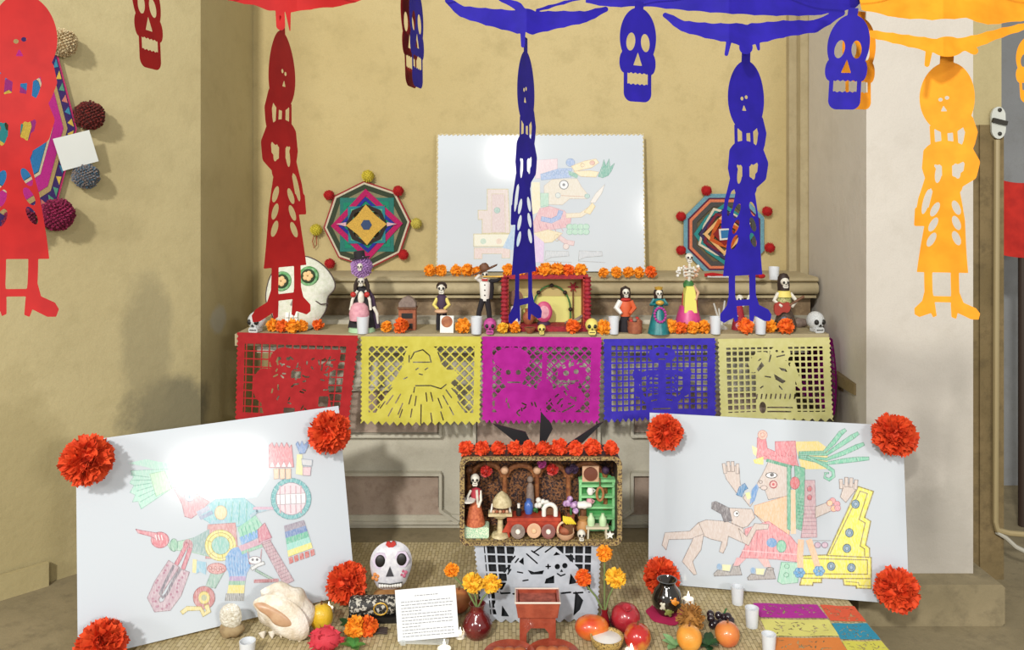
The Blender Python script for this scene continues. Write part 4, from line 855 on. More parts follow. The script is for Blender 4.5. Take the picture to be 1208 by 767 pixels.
# row on the ledge, left of the picture
def row(pts, yb, on, rs, mats, lab, grp):
    for i, (x, r) in enumerate(zip(pts, rs)):
        p = on(x, yb[i] if isinstance(yb, (list, tuple)) else yb); p = p+Vector((0, 0, r*p.y/F*.88)); flower(p, r, mats[i % len(mats)], lab % ORD[i], grp)
row([507, 520, 538, 551, 563], 326, TL, [7.5, 7.5, 7.5, 8, 6.5], [F_OR], '%s orange marigold from the left in the ledge row left of the shadow box', 'marigolds on the ledge')
row([712, 727, 741, 754, 768], 327.5, TL, [6.5, 7, 7, 7, 7.5], [F_OR, F_OR, F_OR, F_OR, F_DO], '%s orange marigold from the left in the ledge row right of the shadow box', 'marigolds on the ledge')
row([322, 333, 345, 356], [391, 392.5, 393, 391.5], TB, [8, 8, 9, 7.5], [F_OR, F_DO, F_OR, F_OR], '%s marigold from the left heaped at the foot of the skull cushion', 'marigolds on the altar table')
for x, y, r, m_, l in ((375, 389.5, 7, F_DO, 'small orange marigold just right of the skull cushion'), (456, 392, 7, F_OR, 'small golden marigold left of the red-orange one by the clay oven'), (473, 393, 9.5, F_DO, 'red-orange marigold in front of the small clay oven'), (546, 393.5, 9.5, F_OR, 'orange marigold beside the menu card and white cup'), (593, 393.5, 7, F_YE, 'golden marigold at the left front corner of the shadow box'), (607, 393, 7.5, F_OR, 'orange marigold second from the left before the shadow box'), (676, 393.5, 9, F_DO, 'orange marigold before the right side of the shadow box'), (712, 394, 9, F_OR, 'orange marigold next to the yellow sugar skull'),
                      (880, 394, 10, F_DO, 'deep orange marigold between two white cups at the right'), (908, 392.5, 8.5, F_OR, 'orange marigold right of the last white cup'), (927, 394, 10, F_DO, 'large orange marigold below the seated guitar figurine')):
    p = TB(x, y); flower(p+Vector((0, 0, r*p.y/F*.88)), r, m_, l, 'marigolds on the altar table')
row([791, 803, 817, 830], [393.5, 394, 394, 393.5], TB, [9, 8, 8, 8.5], [F_OR, F_DO, F_OR, F_OR], '%s marigold from the left in the cluster below the pink-skirted catrina', 'marigolds on the altar table')
# ---------------- cups
def cup(loc, wpx, hpx, label, k=1.0):
    t = T('votive_cup', label, 'candle cup', loc, group='white votive cups')
    w_, h = wpx/2, hpx
    t.la('cup_wall', [(w_*.84, 0), (w_*.9, h*.4), (w_, h), (w_*.9, h), (w_*.8, h*.4), (w_*.7, h*.08), (0, h*.08)], (0, 0, 0), CUP, u=20)
    t.la('wax', [(w_*.68, h*.09), (w_*.78, h*.5), (0.01, h*.52)], (0, 0, 0), WAX); return t
for x, y, w_, h, l in ((428, 393.5, 15, 20, 'white votive cup in front of the plumed catrina'), (562, 394, 14, 20, 'white votive cup between the orange marigold and the magenta skull'), (724, 394, 13, 20, 'white votive cup left of the fruit seller figurine'), (844, 394, 13.5, 20, 'white votive cup right of the marigold cluster'), (897, 394, 14, 19, 'white votive cup under the boots of the blue skeleton')): cup(TB(x, y), w_, h, l)
cup(TL(913, 330), 12.5, 15, 'white votive cup standing alone on the ledge at the right')
# ---------------- small white skulls
for x, l in ((303, 'small white beaded skull at the left end of the altar'), (962, 'small white beaded skull at the right end of the altar')):
    t = T('sugar_skull', l, 'skull', TB(x, 391.5), group='white beaded skulls', rz=R(-12 if x < 600 else 12)); t.skull((0, 0, 11.5), 12, SILV, 'cranium')
# ---------------- big skull cushion (stuffed, leaning)
t = T('skull_cushion', 'large white skull cushion with green-ringed flower eyes', 'cushion', TB(353, 389.0), rz=0)
CUSH = M('cream_felt', 'd8d8cc', .9, 'c8ccb8', 60, .4, 200); RIMC = M('dark_stitching', '4a3c38', .8)
out = [(-28, 0), (-32, 18), (-40, 30), (-41, 45), (-36, 66), (-22, 82), (0, 88), (18, 82), (32, 70), (41, 55), (40, 46), (31, 38), (32, 24), (22, 8), (14, -1), (-8, -2)]
def puff(poly, d, n=5):
    cx_ = sum(p[0] for p in poly)/len(poly); cz_ = sum(p[1] for p in poly)/len(poly); vv = []; k = len(poly)
    for sgn in (-1, 1):
        for j in range(n+1):
            f_ = 1-j/n*.999; y_ = sgn*d*math.sqrt(max(0, 1-f_**3))
            for (x, z) in poly: vv.append((cx_+(x-cx_)*f_, y_, cz_+(z-cz_)*f_))
    ff = []
    for sgn in range(2):
        o_ = sgn*(n+1)*k
        for j in range(n):
            for i in range(k):
                q = (o_+j*k+i, o_+j*k+(i+1) % k, o_+(j+1)*k+(i+1) % k, o_+(j+1)*k+i); ff.append(q if sgn == 0 else q[::-1])
    return MB().add(vv, ff)
def chaikin(p, it=2):
    for _ in range(it):
        q = []
        for i in range(len(p)): a, b_ = p[i], p[(i+1) % len(p)]; q += [(a[0]*.75+b_[0]*.25, a[1]*.75+b_[1]*.25), (a[0]*.25+b_[0]*.75, a[1]*.25+b_[1]*.75)]
        p = q
    return p
so = chaikin(out); body = part('skull_body', puff(so, 11), CUSH, t.o)
part('seam', MB().tube([(x, 0, z) for x, z in so]+[(so[0][0], 0, so[0][1])], .9, 6), RIMC, t.o)
for x, z in ((-20, 56), (11, 62)):
    e = t.la('eye_ring', [(12, 0), (11, 2.5), (8, 3), (0, 3)], (x, -9.5, z), M('green_felt', '4c8a4c', .9, '8ab488', 60), rot=(R(90), 0, 0)); t.la('eye_dark', [(8.6, 0), (8, 2), (0, 2)], (x, -12, z), M('dark_felt', '2a3a22', .9), e, rot=(R(90), 0, 0))
    fl = MB()
    for a in range(0, 360, 72): fl.sph((x+3.4*math.cos(R(a)), -14.5, z+3.4*math.sin(R(a))), (2.9, 1.2, 2.9), 8, 6)
    part('flower_patch', fl, M('peach_felt', 'dcb884', .9), e)
part('nose_patch', MB().prism([(-9, 28), (3, 28), (-3, 44)], -12.5, -9), M('grey_felt', '8a8078', .9), t.o, smooth=False)
for i in range(3):
    for j in range(2): t.bx('tooth', (-12+5*i, -11.5, 10+7*j), (4, 2, 6), M('bead_white', 'e8e6dc', .4))
t.tu('smile_stitch', [(20, -9, 33), (26, -8, 29), (34, -4, 30)], .8, RIMC)
t.o.rotation_euler = (R(-9), 0, R(2))
# ---------------- figurines
def robe(r0, r1, h, n=5): return [(r0, 0), (r0*.92, h*.15), (r0*.7, h*.5), (r1, h*.88), (r1*.7, h)]
G_F = 'skeleton figurines on the altar table'
t = T('catrina_figurine', 'tall catrina figurine with lilac feather headdress and black hat', 'figurine', TB(427, 391), group=G_F)
t.la('base', [(16, 0), (15, 5), (0, 6)], (0, 0, 0), PGRN); t.la('gown', [(17, 4), (15, 14), (12, 30), (9, 44), (6, 52), (0, 54)], (0, 2, 0), BLACKC, sx=1, sy=.7); t.la('front_skirt', [(11, 14), (12, 22), (10, 30), (6, 34), (0, 35)], (-2, -6, 0), LPINK, fn=lambda a, z: 1+.08*math.sin(a*9))
t.pr('train', [(8, 50), (14, 40), (21, 4), (14, 2), (8, 30)], 0, 5, DPUR); t.sp('ribcage', (0, -6, 40), (4, 3.5, 8), BONE)
for q in (-1, 1): t.tu('arm', [(q*5, -2, 48), (q*10, -6, 38), (q*12, -9, 26)], [2, 1.8, 1.5], BONE); t.sp('rose', (q*8-1, -7, 44), 3.4, REDP, u=8, v=6); t.tu('hair', [(q*4, -2, 62), (q*7, -2, 54), (q*8, -3, 44)], [2.5, 2.6, 1.4], HAIR)
t.skull((0, -5, 59), 5, BONE); part('feather_ruff', pompom((0, -2, 76), 13, None, 3, 240), PURP, t.o); t.skull((0, -12.5, 77), 4.2, BONE, 'hat_skull')
t.la('hat', [(12, 0), (12, 1.2), (6.5, 1.6), (6.5, 8), (5.5, 9), (0, 9)], (-2, -2, 86), BLACKC, rot=(0, R(-8), 0)); t.tu('hand', [(15, -8, 30), (19, -8, 22), (20, -7, 10)], [2, 2, 1], BONE)
t = T('clay_oven', 'small arched clay oven ornament beside the red-orange marigold', 'oven ornament', TB(481, 389), group=None)
t.bx('body', (0, 0, 13), (20, 12, 26), CLAY); t.pr('arch', [(-10, 26), (-10, 32), (-6, 37), (0, 40), (6, 37), (10, 32), (10, 26)], -5, 6, GRYC); t.bx('shelf', (0, -1, 26), (22, 15, 2), BRNW)
for z in (5, 17): t.bx('opening', (0, -6, z), (13, 1.2, 6), BLK)
t = T('cook_figurine', 'skeleton cook figurine with pale hat holding a dish', 'figurine', TB(521, 390.5), group=G_F)
for q in (-1, 1): t.tu('leg', [(q*3, 0, 22), (q*4, -1, 11), (q*4, -2, 1)], [3, 2.6, 2.4], BLACKC); t.tu('arm', [(q*5, 0, 38), (q*9, -3, 31), (q*4, -8, 27)], [2.4, 2, 1.8], YELS)
t.la('torso', [(6, 20), (5.5, 30), (6, 40), (3, 43), (0, 44)], (0, 0, 0), DPUR, sy=.7); t.sp('dish', (0, -8, 24), (8, 5, 2.6), SKINB); t.skull((0, -1, 50), 6, BONE); t.la('headscarf', [(6.4, 0), (6.2, 4), (4, 7), (0, 8)], (0, 1, 50), HAIR)
t = T('menu_card', 'white card with a round tortilla picture before the cook figurine', 'card', TB(527, 393), rz=0)
t.o.rotation_euler = (R(-8), 0, R(-4)); t.bx('card', (0, 0, 10), (16, .8, 20), WHT); t.la('tortilla_print', [(6.8, 0), (0, .3)], (0, -.5, 13), M('tortilla_print', 'b0724a', .7, '8a4c30', 40), rot=(R(90), 0, 0))
t = T('mariachi_figurine', 'black-suited mariachi figurine with big tilted sombrero blowing a horn', 'figurine', TB(573, 386), group=G_F)
for q in (-1, 1): t.tu('leg', [(q*2.5-1, 0, 33), (q*6-2, -1, 17), (q*7-2, -2, 1)], [3.6, 3, 2.4], BLACKC); t.sp('shoe', (q*7-2, -4, 1.5), (2.4, 4.5, 1.5), BLACKC, u=8, v=6)
t.la('shirt', [(5, 31), (6, 42), (6.5, 52), (3, 56), (0, 57)], (-1, 0, 0), WHT, sy=.7)
for z in (38, 44, 50): t.sp('button', (-1, -5, z), .8, BLK, u=6, v=5)
t.tu('jacket', [(6, 2, 33), (7, 2, 45), (6, 1, 55)], [2.5, 3, 3], BLACKC); t.tu('arm', [(-6, 0, 54), (-11, -3, 58), (-7, -6, 62)], [2.6, 2.2, 1.8], WHT); t.tu('arm', [(6, 0, 54), (13, -4, 55), (18, -5, 58)], [2.6, 2.2, 1.8], BLACKC)
t.tu('horn', [(-3, -7, 60), (10, -7, 60), (20, -7, 60), (25, -7, 60)], [1, 1, 1.4, 3], GOLD); t.skull((-1, -2, 62), 5, BONE); t.la('sombrero', [(16, 2), (15, .4), (6, 0), (5.5, 6), (4, 9), (0, 10)], (0, 1, 66), BRNW, sy=.6, rot=(0, R(-24), 0)); t.bx('bow_tie', (-1, -5, 56), (7, 1.5, 2.5), REDP)
# coloured sugar skulls
for x, y, r, m_, l in ((578, 393.5, 9, MAGS, 'magenta sugar skull left of the shadow box'), (698, 394, 9, YELS, 'yellow sugar skull at the right front corner of the shadow box'), (639, 394, 5.6, YELS, 'tiny pale yellow sugar skull in front of the shadow box')):
    t = T('sugar_skull', l, 'skull', TB(x, y)); t.skull((0, 0, r*.98), r, m_, 'cranium')
t = T('clay_dish', 'tiny clay dish in front of the shadow box', 'dish', TB(625, 393.5)); t.la('bowl', [(3, 0), (6, 4), (7, 7), (6, 7), (4, 3), (0, 3)], (0, 0, 0), CLAY); t.sp('mole', (0, 0, 6), (5.4, 5.4, 1.5), BRNW)
# ---------------- shadow box
t = T('shadow_box', 'open box with crimson ruffled frame and pale yellow back on the altar', 'shadow box', TB(644, 391)); SB = t
W2, HH, DP = 50, 62, 30
t.bx('back_panel', (0, DP, HH/2), (2*W2-2, 1.5, HH), YPAN); t.bx('tray_floor', (0, DP/2, 3), (2*W2, DP+8, 6), CRIM)
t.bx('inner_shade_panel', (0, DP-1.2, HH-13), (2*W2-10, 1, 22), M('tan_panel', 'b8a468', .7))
for x in (-1, 1): t.bx('side_wall', (x*(W2-3), DP/2, HH/2+2), (6, DP, HH), M('red_orange_wood', 'b43c24', .6, '9a2c20', 30))
t.bx('top_wall', (0, DP/2, HH+2), (2*W2, DP, 5), CRIM)
for x in (-1, 1): t.la('ruffle', [(3+1.6*(i % 2), i*2.4) for i in range(26)], (x*(W2-1), -1, 4), CRIM, u=10, fn=lambda a, z: 1+.15*math.sin(5*a+z))
p0 = SB.o.location
def inbox(dx, dy, dz): return Vector((p0.x+dx*p0.y/F, p0.y+dy*p0.y/F, p0.z+dz*p0.y/F))
for i, (x, r) in enumerate(((-44, 8), (-30, 6.5), (-14, 6.5), (-1, 9), (14, 9), (27, 8), (41, 8.5))):
    flower(inbox(x, 4, 64.5+r*.85), r, [F_OR, F_OR, F_DO, F_OR, F_OR, F_DO, F_OR][i], '%s marigold from the left on top of the shadow box' % ORD[i], 'marigolds on the shadow box')
t = T('frame_ornament', 'little pink oval frame ornament inside the shadow box', 'ornament', inbox(-2, 12, 6.2)); t.la('oval', [(9, 0), (10, 2), (8, 4), (0, 4)], (0, 0, 15), M('pink_frame', 'c04870', .5), rot=(R(90), 0, 0), sy=1.25); t.la('inset', [(6, 0), (0, 1)], (0, -4, 15), LPINK, rot=(R(90), 0, 0), sy=1.25); t.la('foot', [(8, 0), (7, 3), (0, 3)], (0, 0, 0), DPUR)
t = T('grapevine_arch', 'thin arched vine with dark berries inside the shadow box', 'ornament', inbox(8, 24, 6.2))
arc = [(22*math.cos(R(a)), 0, 16+28*math.sin(R(a))) for a in range(0, 181, 15)]; t.tu('vine', [(22, 0, 0)]+arc+[(-22, 0, 0)], 1, GRN)
for i in (0, 3, 6, 9, 12): t.sp('berry', Vector(arc[i])+Vector((0, -1.5, 0)), 2.6, HAIR, u=8, v=6)
t = T('feather_spray', 'small brown twig star in the upper right of the shadow box', 'ornament', inbox(34, 26, 6.2))
t.tu('stem', [(0, 0, 0), (0, 0, 42)], .8, BRNW)
for a in range(0, 360, 60): t.tu('twig', [(0, 0, 42), (6*math.cos(R(a)), -1, 42+6*math.sin(R(a)))], [1.2, .6], CRIM)
t = T('reed_bundle', 'grey bundle of twigs on the floor of the shadow box', 'bundle', inbox(33, 12, 6.2))
for i in range(6): t.tu('twig', [(-10+i*1.5, i % 3-1, 1.5+i % 2), (8+i*.8, (i % 2)*2-1, 6+i)], 1.1, GRYC)
t = T('white_jar', 'white jar with brown round lid at the left inside the shadow box', 'jar', inbox(-36, 16, 6.2)); t.la('jar', [(6, 0), (7, 6), (7, 18), (5, 21), (0, 21)], (0, 0, 0), WHT); t.la('lid', [(9, 0), (9, 1.5), (0, 2)], (0, -2, 31), BRNW, rot=(R(80), 0, 0)); t.tu('handle', [(0, 0, 20), (0, 0, 32)], 1, BRNW)
t = T('clay_jug', 'dark clay jug behind the boots of the blue skeleton', 'jug', inbox(-20, 14, 6.2)); t.la('jug', [(4, 0), (7, 5), (7, 10), (4, 15), (5, 18), (0, 18)], (0, 0, 0), CLAY); t.tu('handle', [(4, 0, 16), (9, 0, 13), (7, 0, 6)], 1, CLAY)
# ---------------- right half figurines
t = T('fruit_seller_figurine', 'long-haired figurine in white and orange kneeling over a basket', 'figurine', TB(738, 391.5), group=G_F)
t.la('legs', [(9, 0), (9, 8), (6, 16), (5, 20), (0, 21)], (0, 2, 0), BLACKC, sy=.8); t.la('torso', [(6, 18), (7, 28), (6, 36), (3, 40), (0, 41)], (0, 1, 0), ORG, sy=.75); t.tu('sleeve', [(-6, 0, 36), (-11, -2, 28), (-6, -7, 22)], [3.4, 3.6, 2], WHT); t.tu('sleeve', [(6, 0, 36), (10, -2, 28), (4, -7, 22)], [3, 3, 2], ORG); t.skull((0, -2, 46), 5, BONE)
t.la('hair', [(5.5, 0), (6.4, 8), (5.6, 15), (0, 18)], (0, 2, 36), HAIR); t.sp('scarf', (0, -2, 38), (6, 4, 2.5), REDP, u=10, v=6)
t = T('clay_basket', 'round clay basket of fruit before the kneeling figurine', 'basket', TB(749, 393)); t.la('bowl', [(8, 0), (9, 6), (8.4, 8), (9, 14), (8, 14), (7, 9), (0, 9)], (0, 0, 0), CLAY)
random.seed(5)
for i in range(7): t.sp('fruit', (5*math.cos(i*.9), 5*math.sin(i*.9), 14+(i % 2)*2), 2.6, [CLAY, REDP, GRYC][i % 3], u=8, v=6)
t = T('teal_lady_figurine', 'small lady figurine in a flared teal dress with magenta garland', 'figurine', TB(777, 393.5), group=G_F)
t.la('dress', [(13, 0), (12.5, 3), (9, 18), (6, 30), (5, 34), (0, 35)], (0, 0, 0), TEAL); mb = MB()
for a in range(0, 360, 24): mb.sph((6.5*math.cos(R(a)), -9.5+2.2*math.sin(R(a)), 23+8*math.sin(R(a))), 1.7, 7, 5)
part('garland', mb, M('magenta_petals', 'a83a8c', .6), t.o); t.la('bodice', [(5, 33), (6, 39), (3, 42), (0, 42)], (0, 0, 0), TEAL)
for q in (-1, 1): t.tu('arm', [(q*5, 0, 40), (q*9, -2, 34), (q*4, -7, 35)], [2.4, 2.4, 1.6], TEAL)
t.sp('bouquet', (0, -8, 37), (5, 3, 3), GOLD, u=8, v=6); t.skull((0, -2, 47), 4.8, BONE); t.la('hair', [(5, 0), (6, 6), (5, 10), (0, 12)], (0, 1.5, 41), HAIR); t.la('crown', [(4, 0), (5, 3), (0, 4)], (0, 0, 51.5), GOLD)
t = T('catrina_figurine', 'tall skeleton catrina in lemon bodice and pink skirt with flower bouquet', 'figurine', TB(812, 389), group=G_F)
t.la('skirt', [(17, 0), (16.5, 6), (13, 18), (10, 28), (0, 30)], (0, 0, 0), PINK); t.pr('apron', [(-7, 21), (8, 21), (6, 45), (4, 52), (-4, 52), (-6, 42)], -11, 4, YELC); t.la('shawl', [(9.5, 24), (9, 40), (5, 54), (0, 56)], (2, 2, 0), M('red_shawl', 'b8403c', .7), sy=.8)
t.la('collar', [(6, 50), (6.5, 54), (4, 58), (0, 58)], (0, -1, 0), GRN); t.tu('arm', [(5, -3, 52), (10, -7, 44), (6, -11, 36)], [2.2, 1.9, 1.4], SKINB); mb = MB(); rnd = random.Random(6)
for i in range(34): mb.sph((rnd.uniform(-13, 11), rnd.uniform(-6, 3), 62+rnd.uniform(0, 13)), rnd.uniform(1.3, 2.2), 6, 5)
part('white_blossoms', mb, WHT, t.o); mb = MB()
for i in range(16): mb.sph((rnd.uniform(-4, 12), rnd.uniform(-7, 2), 60+rnd.uniform(0, 14)), rnd.uniform(1.5, 2.6), 6, 5)
part('tan_blossoms', mb, SKINB, t.o); t.tu('spine', [(0, -3, 56), (0, -6, 66), (0, -6, 80)], [2, 1.6, 1.6], BONE); t.skull((0, -5, 85), 5.4, BONE)
for z in (64, 68, 72): t.tu('rib', [(-5, -7, z), (0, -9, z+1), (5, -7, z)], .9, BONE)
t = T('veiled_figurine', 'skeleton figurine in dark red seen between the boots of the blue skeleton', 'figurine', TB(872, 389), group=G_F)
t.la('gown', robe(9, 4, 30), (0, 0, 0), CRIM); t.skull((0, -2, 36), 5, BONE); t.tu('arm', [(4, 0, 28), (9, -3, 34), (11, -4, 41)], [2, 1.7, 1.4], BONE); t.sp('bowl', (-2, -9, 6), (5, 3, 4), LPINK); t.tu('arm', [(-4, 0, 28), (-8, -4, 20), (-4, -8, 16)], [2, 1.7, 1.4], BONE)
t = T('glass_goblet', 'clear branching glass ornament behind the blue boots', 'glass ornament', TB(851, 388)); GLS = M('clear_glass', 'e8ece8', .05, alpha=.35)
for q, h in ((-9, 30), (-3, 24), (4, 33)): t.tu('branch', [(0, 0, 4), (q*.5, 0, h*.5), (q, 0, h)], [1.6, 1.3, 1], GLS)
t.la('foot', [(8, 0), (7, 2), (2, 5), (0, 5)], (0, 0, 0), GLS)
t = T('guitar_figurine', 'seated long-haired skeleton figurine playing a red guitar', 'figurine', TB(925, 390.5), group=G_F)
t.la('lap', [(12, 0), (13, 8), (10, 18), (6, 26), (0, 27)], (2, 2, 0), M('dark_check_skirt', '3c2c24', .7, '5a4a3c', 90), sy=.8); t.la('blouse', [(7, 24), (9, 34), (7, 44), (3, 48), (0, 48)], (0, 1, 0), M('green_check_blouse', '6e7c40', .7, 'c8c088', 120), sy=.7)
t.pr('guitar_body', chaikin([(-14, 20), (-15, 32), (-9, 36), (-4, 33), (2, 36), (5, 30), (2, 22), (-5, 24), (-9, 19)], 2), -10, -6, M('red_lacquer', '9c3024', .35)); t.tu('guitar_neck', [(3, -9, 31), (20, -10, 42)], 1.5, BRNW)
for q in (-1, 1): t.tu('arm', [(q*7, 0, 44), (q*13, -4, 36), (q*6, -11, 30)], [2.6, 2.3, 1.6], BONE)
t.la('shawl', [(9, 40), (7, 47), (0, 49)], (0, 0, 0), YELS, sy=.8); t.skull((0, -2, 57), 6, BONE); t.la('hair', [(6.2, 0), (7, 10), (6.5, 20), (4, 24), (0, 25)], (0, 2.2, 43), HAIR); t.sp('knee', (-3, -9, 14), (4, 5, 4), M('grey_blue_cloth', '6c7c90', .7), u=8, v=6)
t = T('pebble_pair', 'grey stone behind the white beaded skull at the right', 'stone', TB(944, 386)); t.sp('stone', (0, 0, 5), (9, 6, 6), GRYC, fn=lambda d: 1+.12*math.sin(d.x*5+d.z*4))
# bits on the ledge under the right mandala
t = T('tassel', 'red and cream yarn tassel lying on the ledge under the right mandala', 'tassel', TL(846, 328), group=None); t.tu('cord', [(-15, 0, 3), (-6, -2, 4), (6, -1, 2.5), (15, 0, 3)], [2, 2.4, 2, 1.2], yarn('c01418')); t.tu('cream_strand', [(-12, -2, 1.5), (0, -3, 1.4), (14, -2, 1.2)], 1.2, yarn('e4e2dc'))
t = T('red_bow', 'small red bow on the ledge right of the blue skeleton', 'bow', TL(893, 329)); t.sp('loop', (-5, 0, 3), (5, 2, 3), yarn('c01418'), u=10, v=6); t.sp('loop', (5, 0, 3), (5, 2, 3), yarn('c01418'), u=10, v=6); t.sp('knot', (0, -1, 3), 2, yarn('8a1c1c'), u=8, v=6)
# ================================================================ tissue flowers on the posters
def at_board(B, px, py, r, depth=.5):
    n = B.m @ Vector((0, -1, 0)); o = Vector((0, 0, CH)); d = Vector(((px-CX)/F, 1, -(py-HY)/F)); q = B.loc+n*(r*3.0/F*.88)
    return o+d*((q-o).dot(n)/d.dot(n))
GF = 'vermilion tissue flowers on the posters'
for B, px, py, r, l in ((LB, 103, 543, 29, 'upper left corner of the left poster'), (LB, 389, 510, 25, 'upper right corner of the left poster'), (LB, 409, 688, 24, 'lower right corner of the left poster'), (LB, 120, 762, 29, 'lower left corner of the left poster'),
                        (RB, 785, 510, 21, 'upper left corner of the right poster'), (RB, 1055, 513, 25, 'upper right corner of the right poster'), (RB, 1058, 696, 25, 'lower right corner of the right poster'), (RB, 780, 680, 21, 'lower left corner of the right poster')):
    flower(at_board(B, px, py, r), r, F_RD, 'big vermilion tissue flower on the '+l, GF, 'tissue_flower', 'paper flower', True)
# ================================================================ cut-paper covered box and diorama
BOXY = 2.985; bz = CH-(640-HY)/F*BOXY
t = thing('display_box', 'black box that carries the diorama behind the grey paper', 'box', (P(634, 640, BOXY+.02).x, BOXY+.02, .009))
part('carton', MB().box((0, .085, (bz-.011)/2), (.44, .17, bz-.011)), M('black_card', '1c2026', .6), t, smooth=False)
def fg(X, Y):
    tri = s_poly(X, Y, [(50, 0), (92, 0), (128, 36), (140, 75), (128, 100), (22, 100), (18, 78), (36, 48)])
    return U(tri, s_box(X, Y, 20, 62, 140, 100))
gh = [lambda X, Y: s_ell(X, Y, 98, 29, 3.2, 3.4), lambda X, Y: s_ell(X, Y, 107, 28, 3.2, 3.4), lambda X, Y: s_poly(X, Y, [(101, 36), (105, 36), (103, 32)]), lambda X, Y: s_poly(X, Y, [(62, 32), (70, 35), (82, 33), (80, 38), (66, 38)]), lambda X, Y: s_poly(X, Y, [(97, 10), (102, 14), (93, 15)]),
      lambda X, Y: s_poly(X, Y, [(120, 60), (130, 72), (126, 84), (118, 92)]), lambda X, Y: s_poly(X, Y, [(28, 78), (36, 92), (26, 92)]), lambda X, Y: s_poly(X, Y, [(84, 44), (94, 40), (94, 50), (82, 50)]), lambda X, Y: s_poly(X, Y, [(114, 38), (122, 50), (112, 52)]), lambda X, Y: s_poly(X, Y, [(52, 22), (58, 16), (58, 26)])]
gh += slits([[(28+k*15, 63), (39+k*15, 62)] for k in range(7)], 1.1)+slits([[(98, 38), (102, 41), (107, 39)], [(87, 26), (87, 31)], [(84.5, 28.5), (89.5, 28.5)], [(62, 12), (74, 24)], [(68, 8), (76, 14)], [(70, 10), (82, 2)], [(84, 10), (96, 1)], [(44, 20), (48, 15)], [(48, 23), (52, 18)], [(34, 36), (38, 30)], [(38, 38), (42, 32)], [(110, 16), (114, 22)], [(114, 14), (118, 20)], [(122, 36), (126, 40)], [(124, 32), (128, 36)], [(56, 46), (62, 45)], [(50, 35), (56, 36)]], .9)
fn = banner_shape(150, 98, 12, lambda X, Y: lat_grid(X, Y, 11.5, 1.1, 3, 2), fg, gh, (12, 3, 12, 8))
qx = [(558, 643), (710, 641), (706, 733), (568, 733)]
loc = P(634, 641, BOXY-.012)
def mpg(x, y):
    a, b_ = x/150, y/98; px = (qx[0][0]*(1-a)+qx[1][0]*a)*(1-b_)+(qx[3][0]*(1-a)+qx[2][0]*a)*b_; py = 642+91*b_
    v = P(px, py, BOXY-.012); v.y += .004*math.sin(a*9+1); return v-loc
o = paper('paper_banner', cut(fn, -1, -1, 152, 104, .6), mpg, T_GRY); o.location = loc; tag(o, 'silver grey cut-paper banner with skull on the front of the black box', 'paper banner')
# black fan spikes behind the diorama
t = T('black_fan', 'black folded star with three pointed blades behind the diorama', 'ornament', P(636, 640, 3.20)); t.o.location.z = .006
base = (CH-.006)/3.20*F+HY-560
sc = 1
for n_, poly in enumerate(([(-55, 500), (-16, 510), (-4, 534), (-10, 536)], [(2, 486), (14, 500), (16, 506), (2, 534), (0, 534)], [(70, 500), (76, 498), (40, 534), (16, 536)])):
    t.pr('blade', [(x, (HY+(CH-.006)/3.20*F)-y) for x, y in poly], 0, 2.5, M('black_foil', '1a181c', .45))
zb = HY+(CH-.006)/3.20*F
t.la('stalk', [(6, 0), (3, 6), (3, zb-534), (5, zb-528), (0, zb-528)], (3, 1, 0), M('black_foil', '1a181c', .45), u=10)
# ---------------- diorama case
DY = 2.96; ds = DY/F; dz0 = bz+.002; dx0 = P(638, 640, DY).x
t = T('diorama_case', 'open mosaic case packed with miniature figures on the black box', 'diorama case', Vector((dx0, DY, dz0))); DC = t
def rrect(w_, h, r, z0, n=5):
    p = []
    for cx_, cz_, a0 in ((w_-r, z0+h-r, 0), (-w_+r, z0+h-r, 90), (-w_+r, z0+r, 180), (w_-r, z0+r, 270)):
        for i in range(n+1): a = R(a0+90*i/n); p.append((cx_+r*math.cos(a), cz_+r*math.sin(a)))
    return p
def ring2(po, pi, y0, y1):
    n = len(po); vv = [(x, y0, z) for x, z in po]+[(x, y0, z) for x, z in pi]+[(x, y1, z) for x, z in po]+[(x, y1, z) for x, z in pi]; ff = []
    for i in range(n):
        j = (i+1) % n; ff += [(i, n+i, n+j, j), (i, j, 2*n+j, 2*n+i), (n+i, 3*n+i, 3*n+j, n+j), (2*n+i, 2*n+j, 3*n+j, 3*n+i)]
    return MB().add(vv, ff)
MOS = M('tesserae_mosaic', '8a5a34', .4, '2c1c20', 110, .6, 300, lo=.42, hi=.58); MOSB = M('bright_tesserae', 'a8905c', .35, '3c2420', 120, .6, 300, lo=.45, hi=.6)
DK = 46
part('case_wall', ring2(rrect(95, 104, 9, 0), rrect(91, 97, 7, 3.5), 0, DK), M('dark_case_wood', '4a3028', .6, '2c2020', 40), t.o)
part('case_rim', ring2(rrect(95.5, 104.5, 9, -.2), rrect(90, 96, 7, 4), -2.5, 1), MOSB, t.o)
part('case_back', MB().box((0, DK-1, 52), (184, 2, 98)), MOS, t.o, smooth=False)
part('mosaic_floor', MB().box((0, DK/2, 4.4), (178, DK-4, 2)), MOSB, t.o, smooth=False)
ARC = M('orange_brown_plaster', 'a0683c', .7, '7a4428', 60)
for x in (-86, -43, -3.5, 35, 80):
    c = t.la('column', [(5, 0), (5, 3), (3, 5), (3, 40), (5.5, 44), (5.5, 47), (0, 47)], (x, 34, 30), ARC, u=12); t.sp('capital_flower', (x, 29, 78), 5, [DPUR, LPINK, SKINB, CLAY, BRNW][int(x) % 5], c, u=8, v=6)
for x0, x1 in ((-86, -43), (-43, -3.5), (-3.5, 35), (35, 80)):
    m_, w_ = (x0+x1)/2, (x1-x0)/2; t.tu('arch', [(m_+w_*.88*math.cos(R(a)), 36, 68+w_*.7*math.sin(R(a))) for a in range(0, 181, 20)], 3.2, ARC)
GD = 'miniatures inside the diorama'
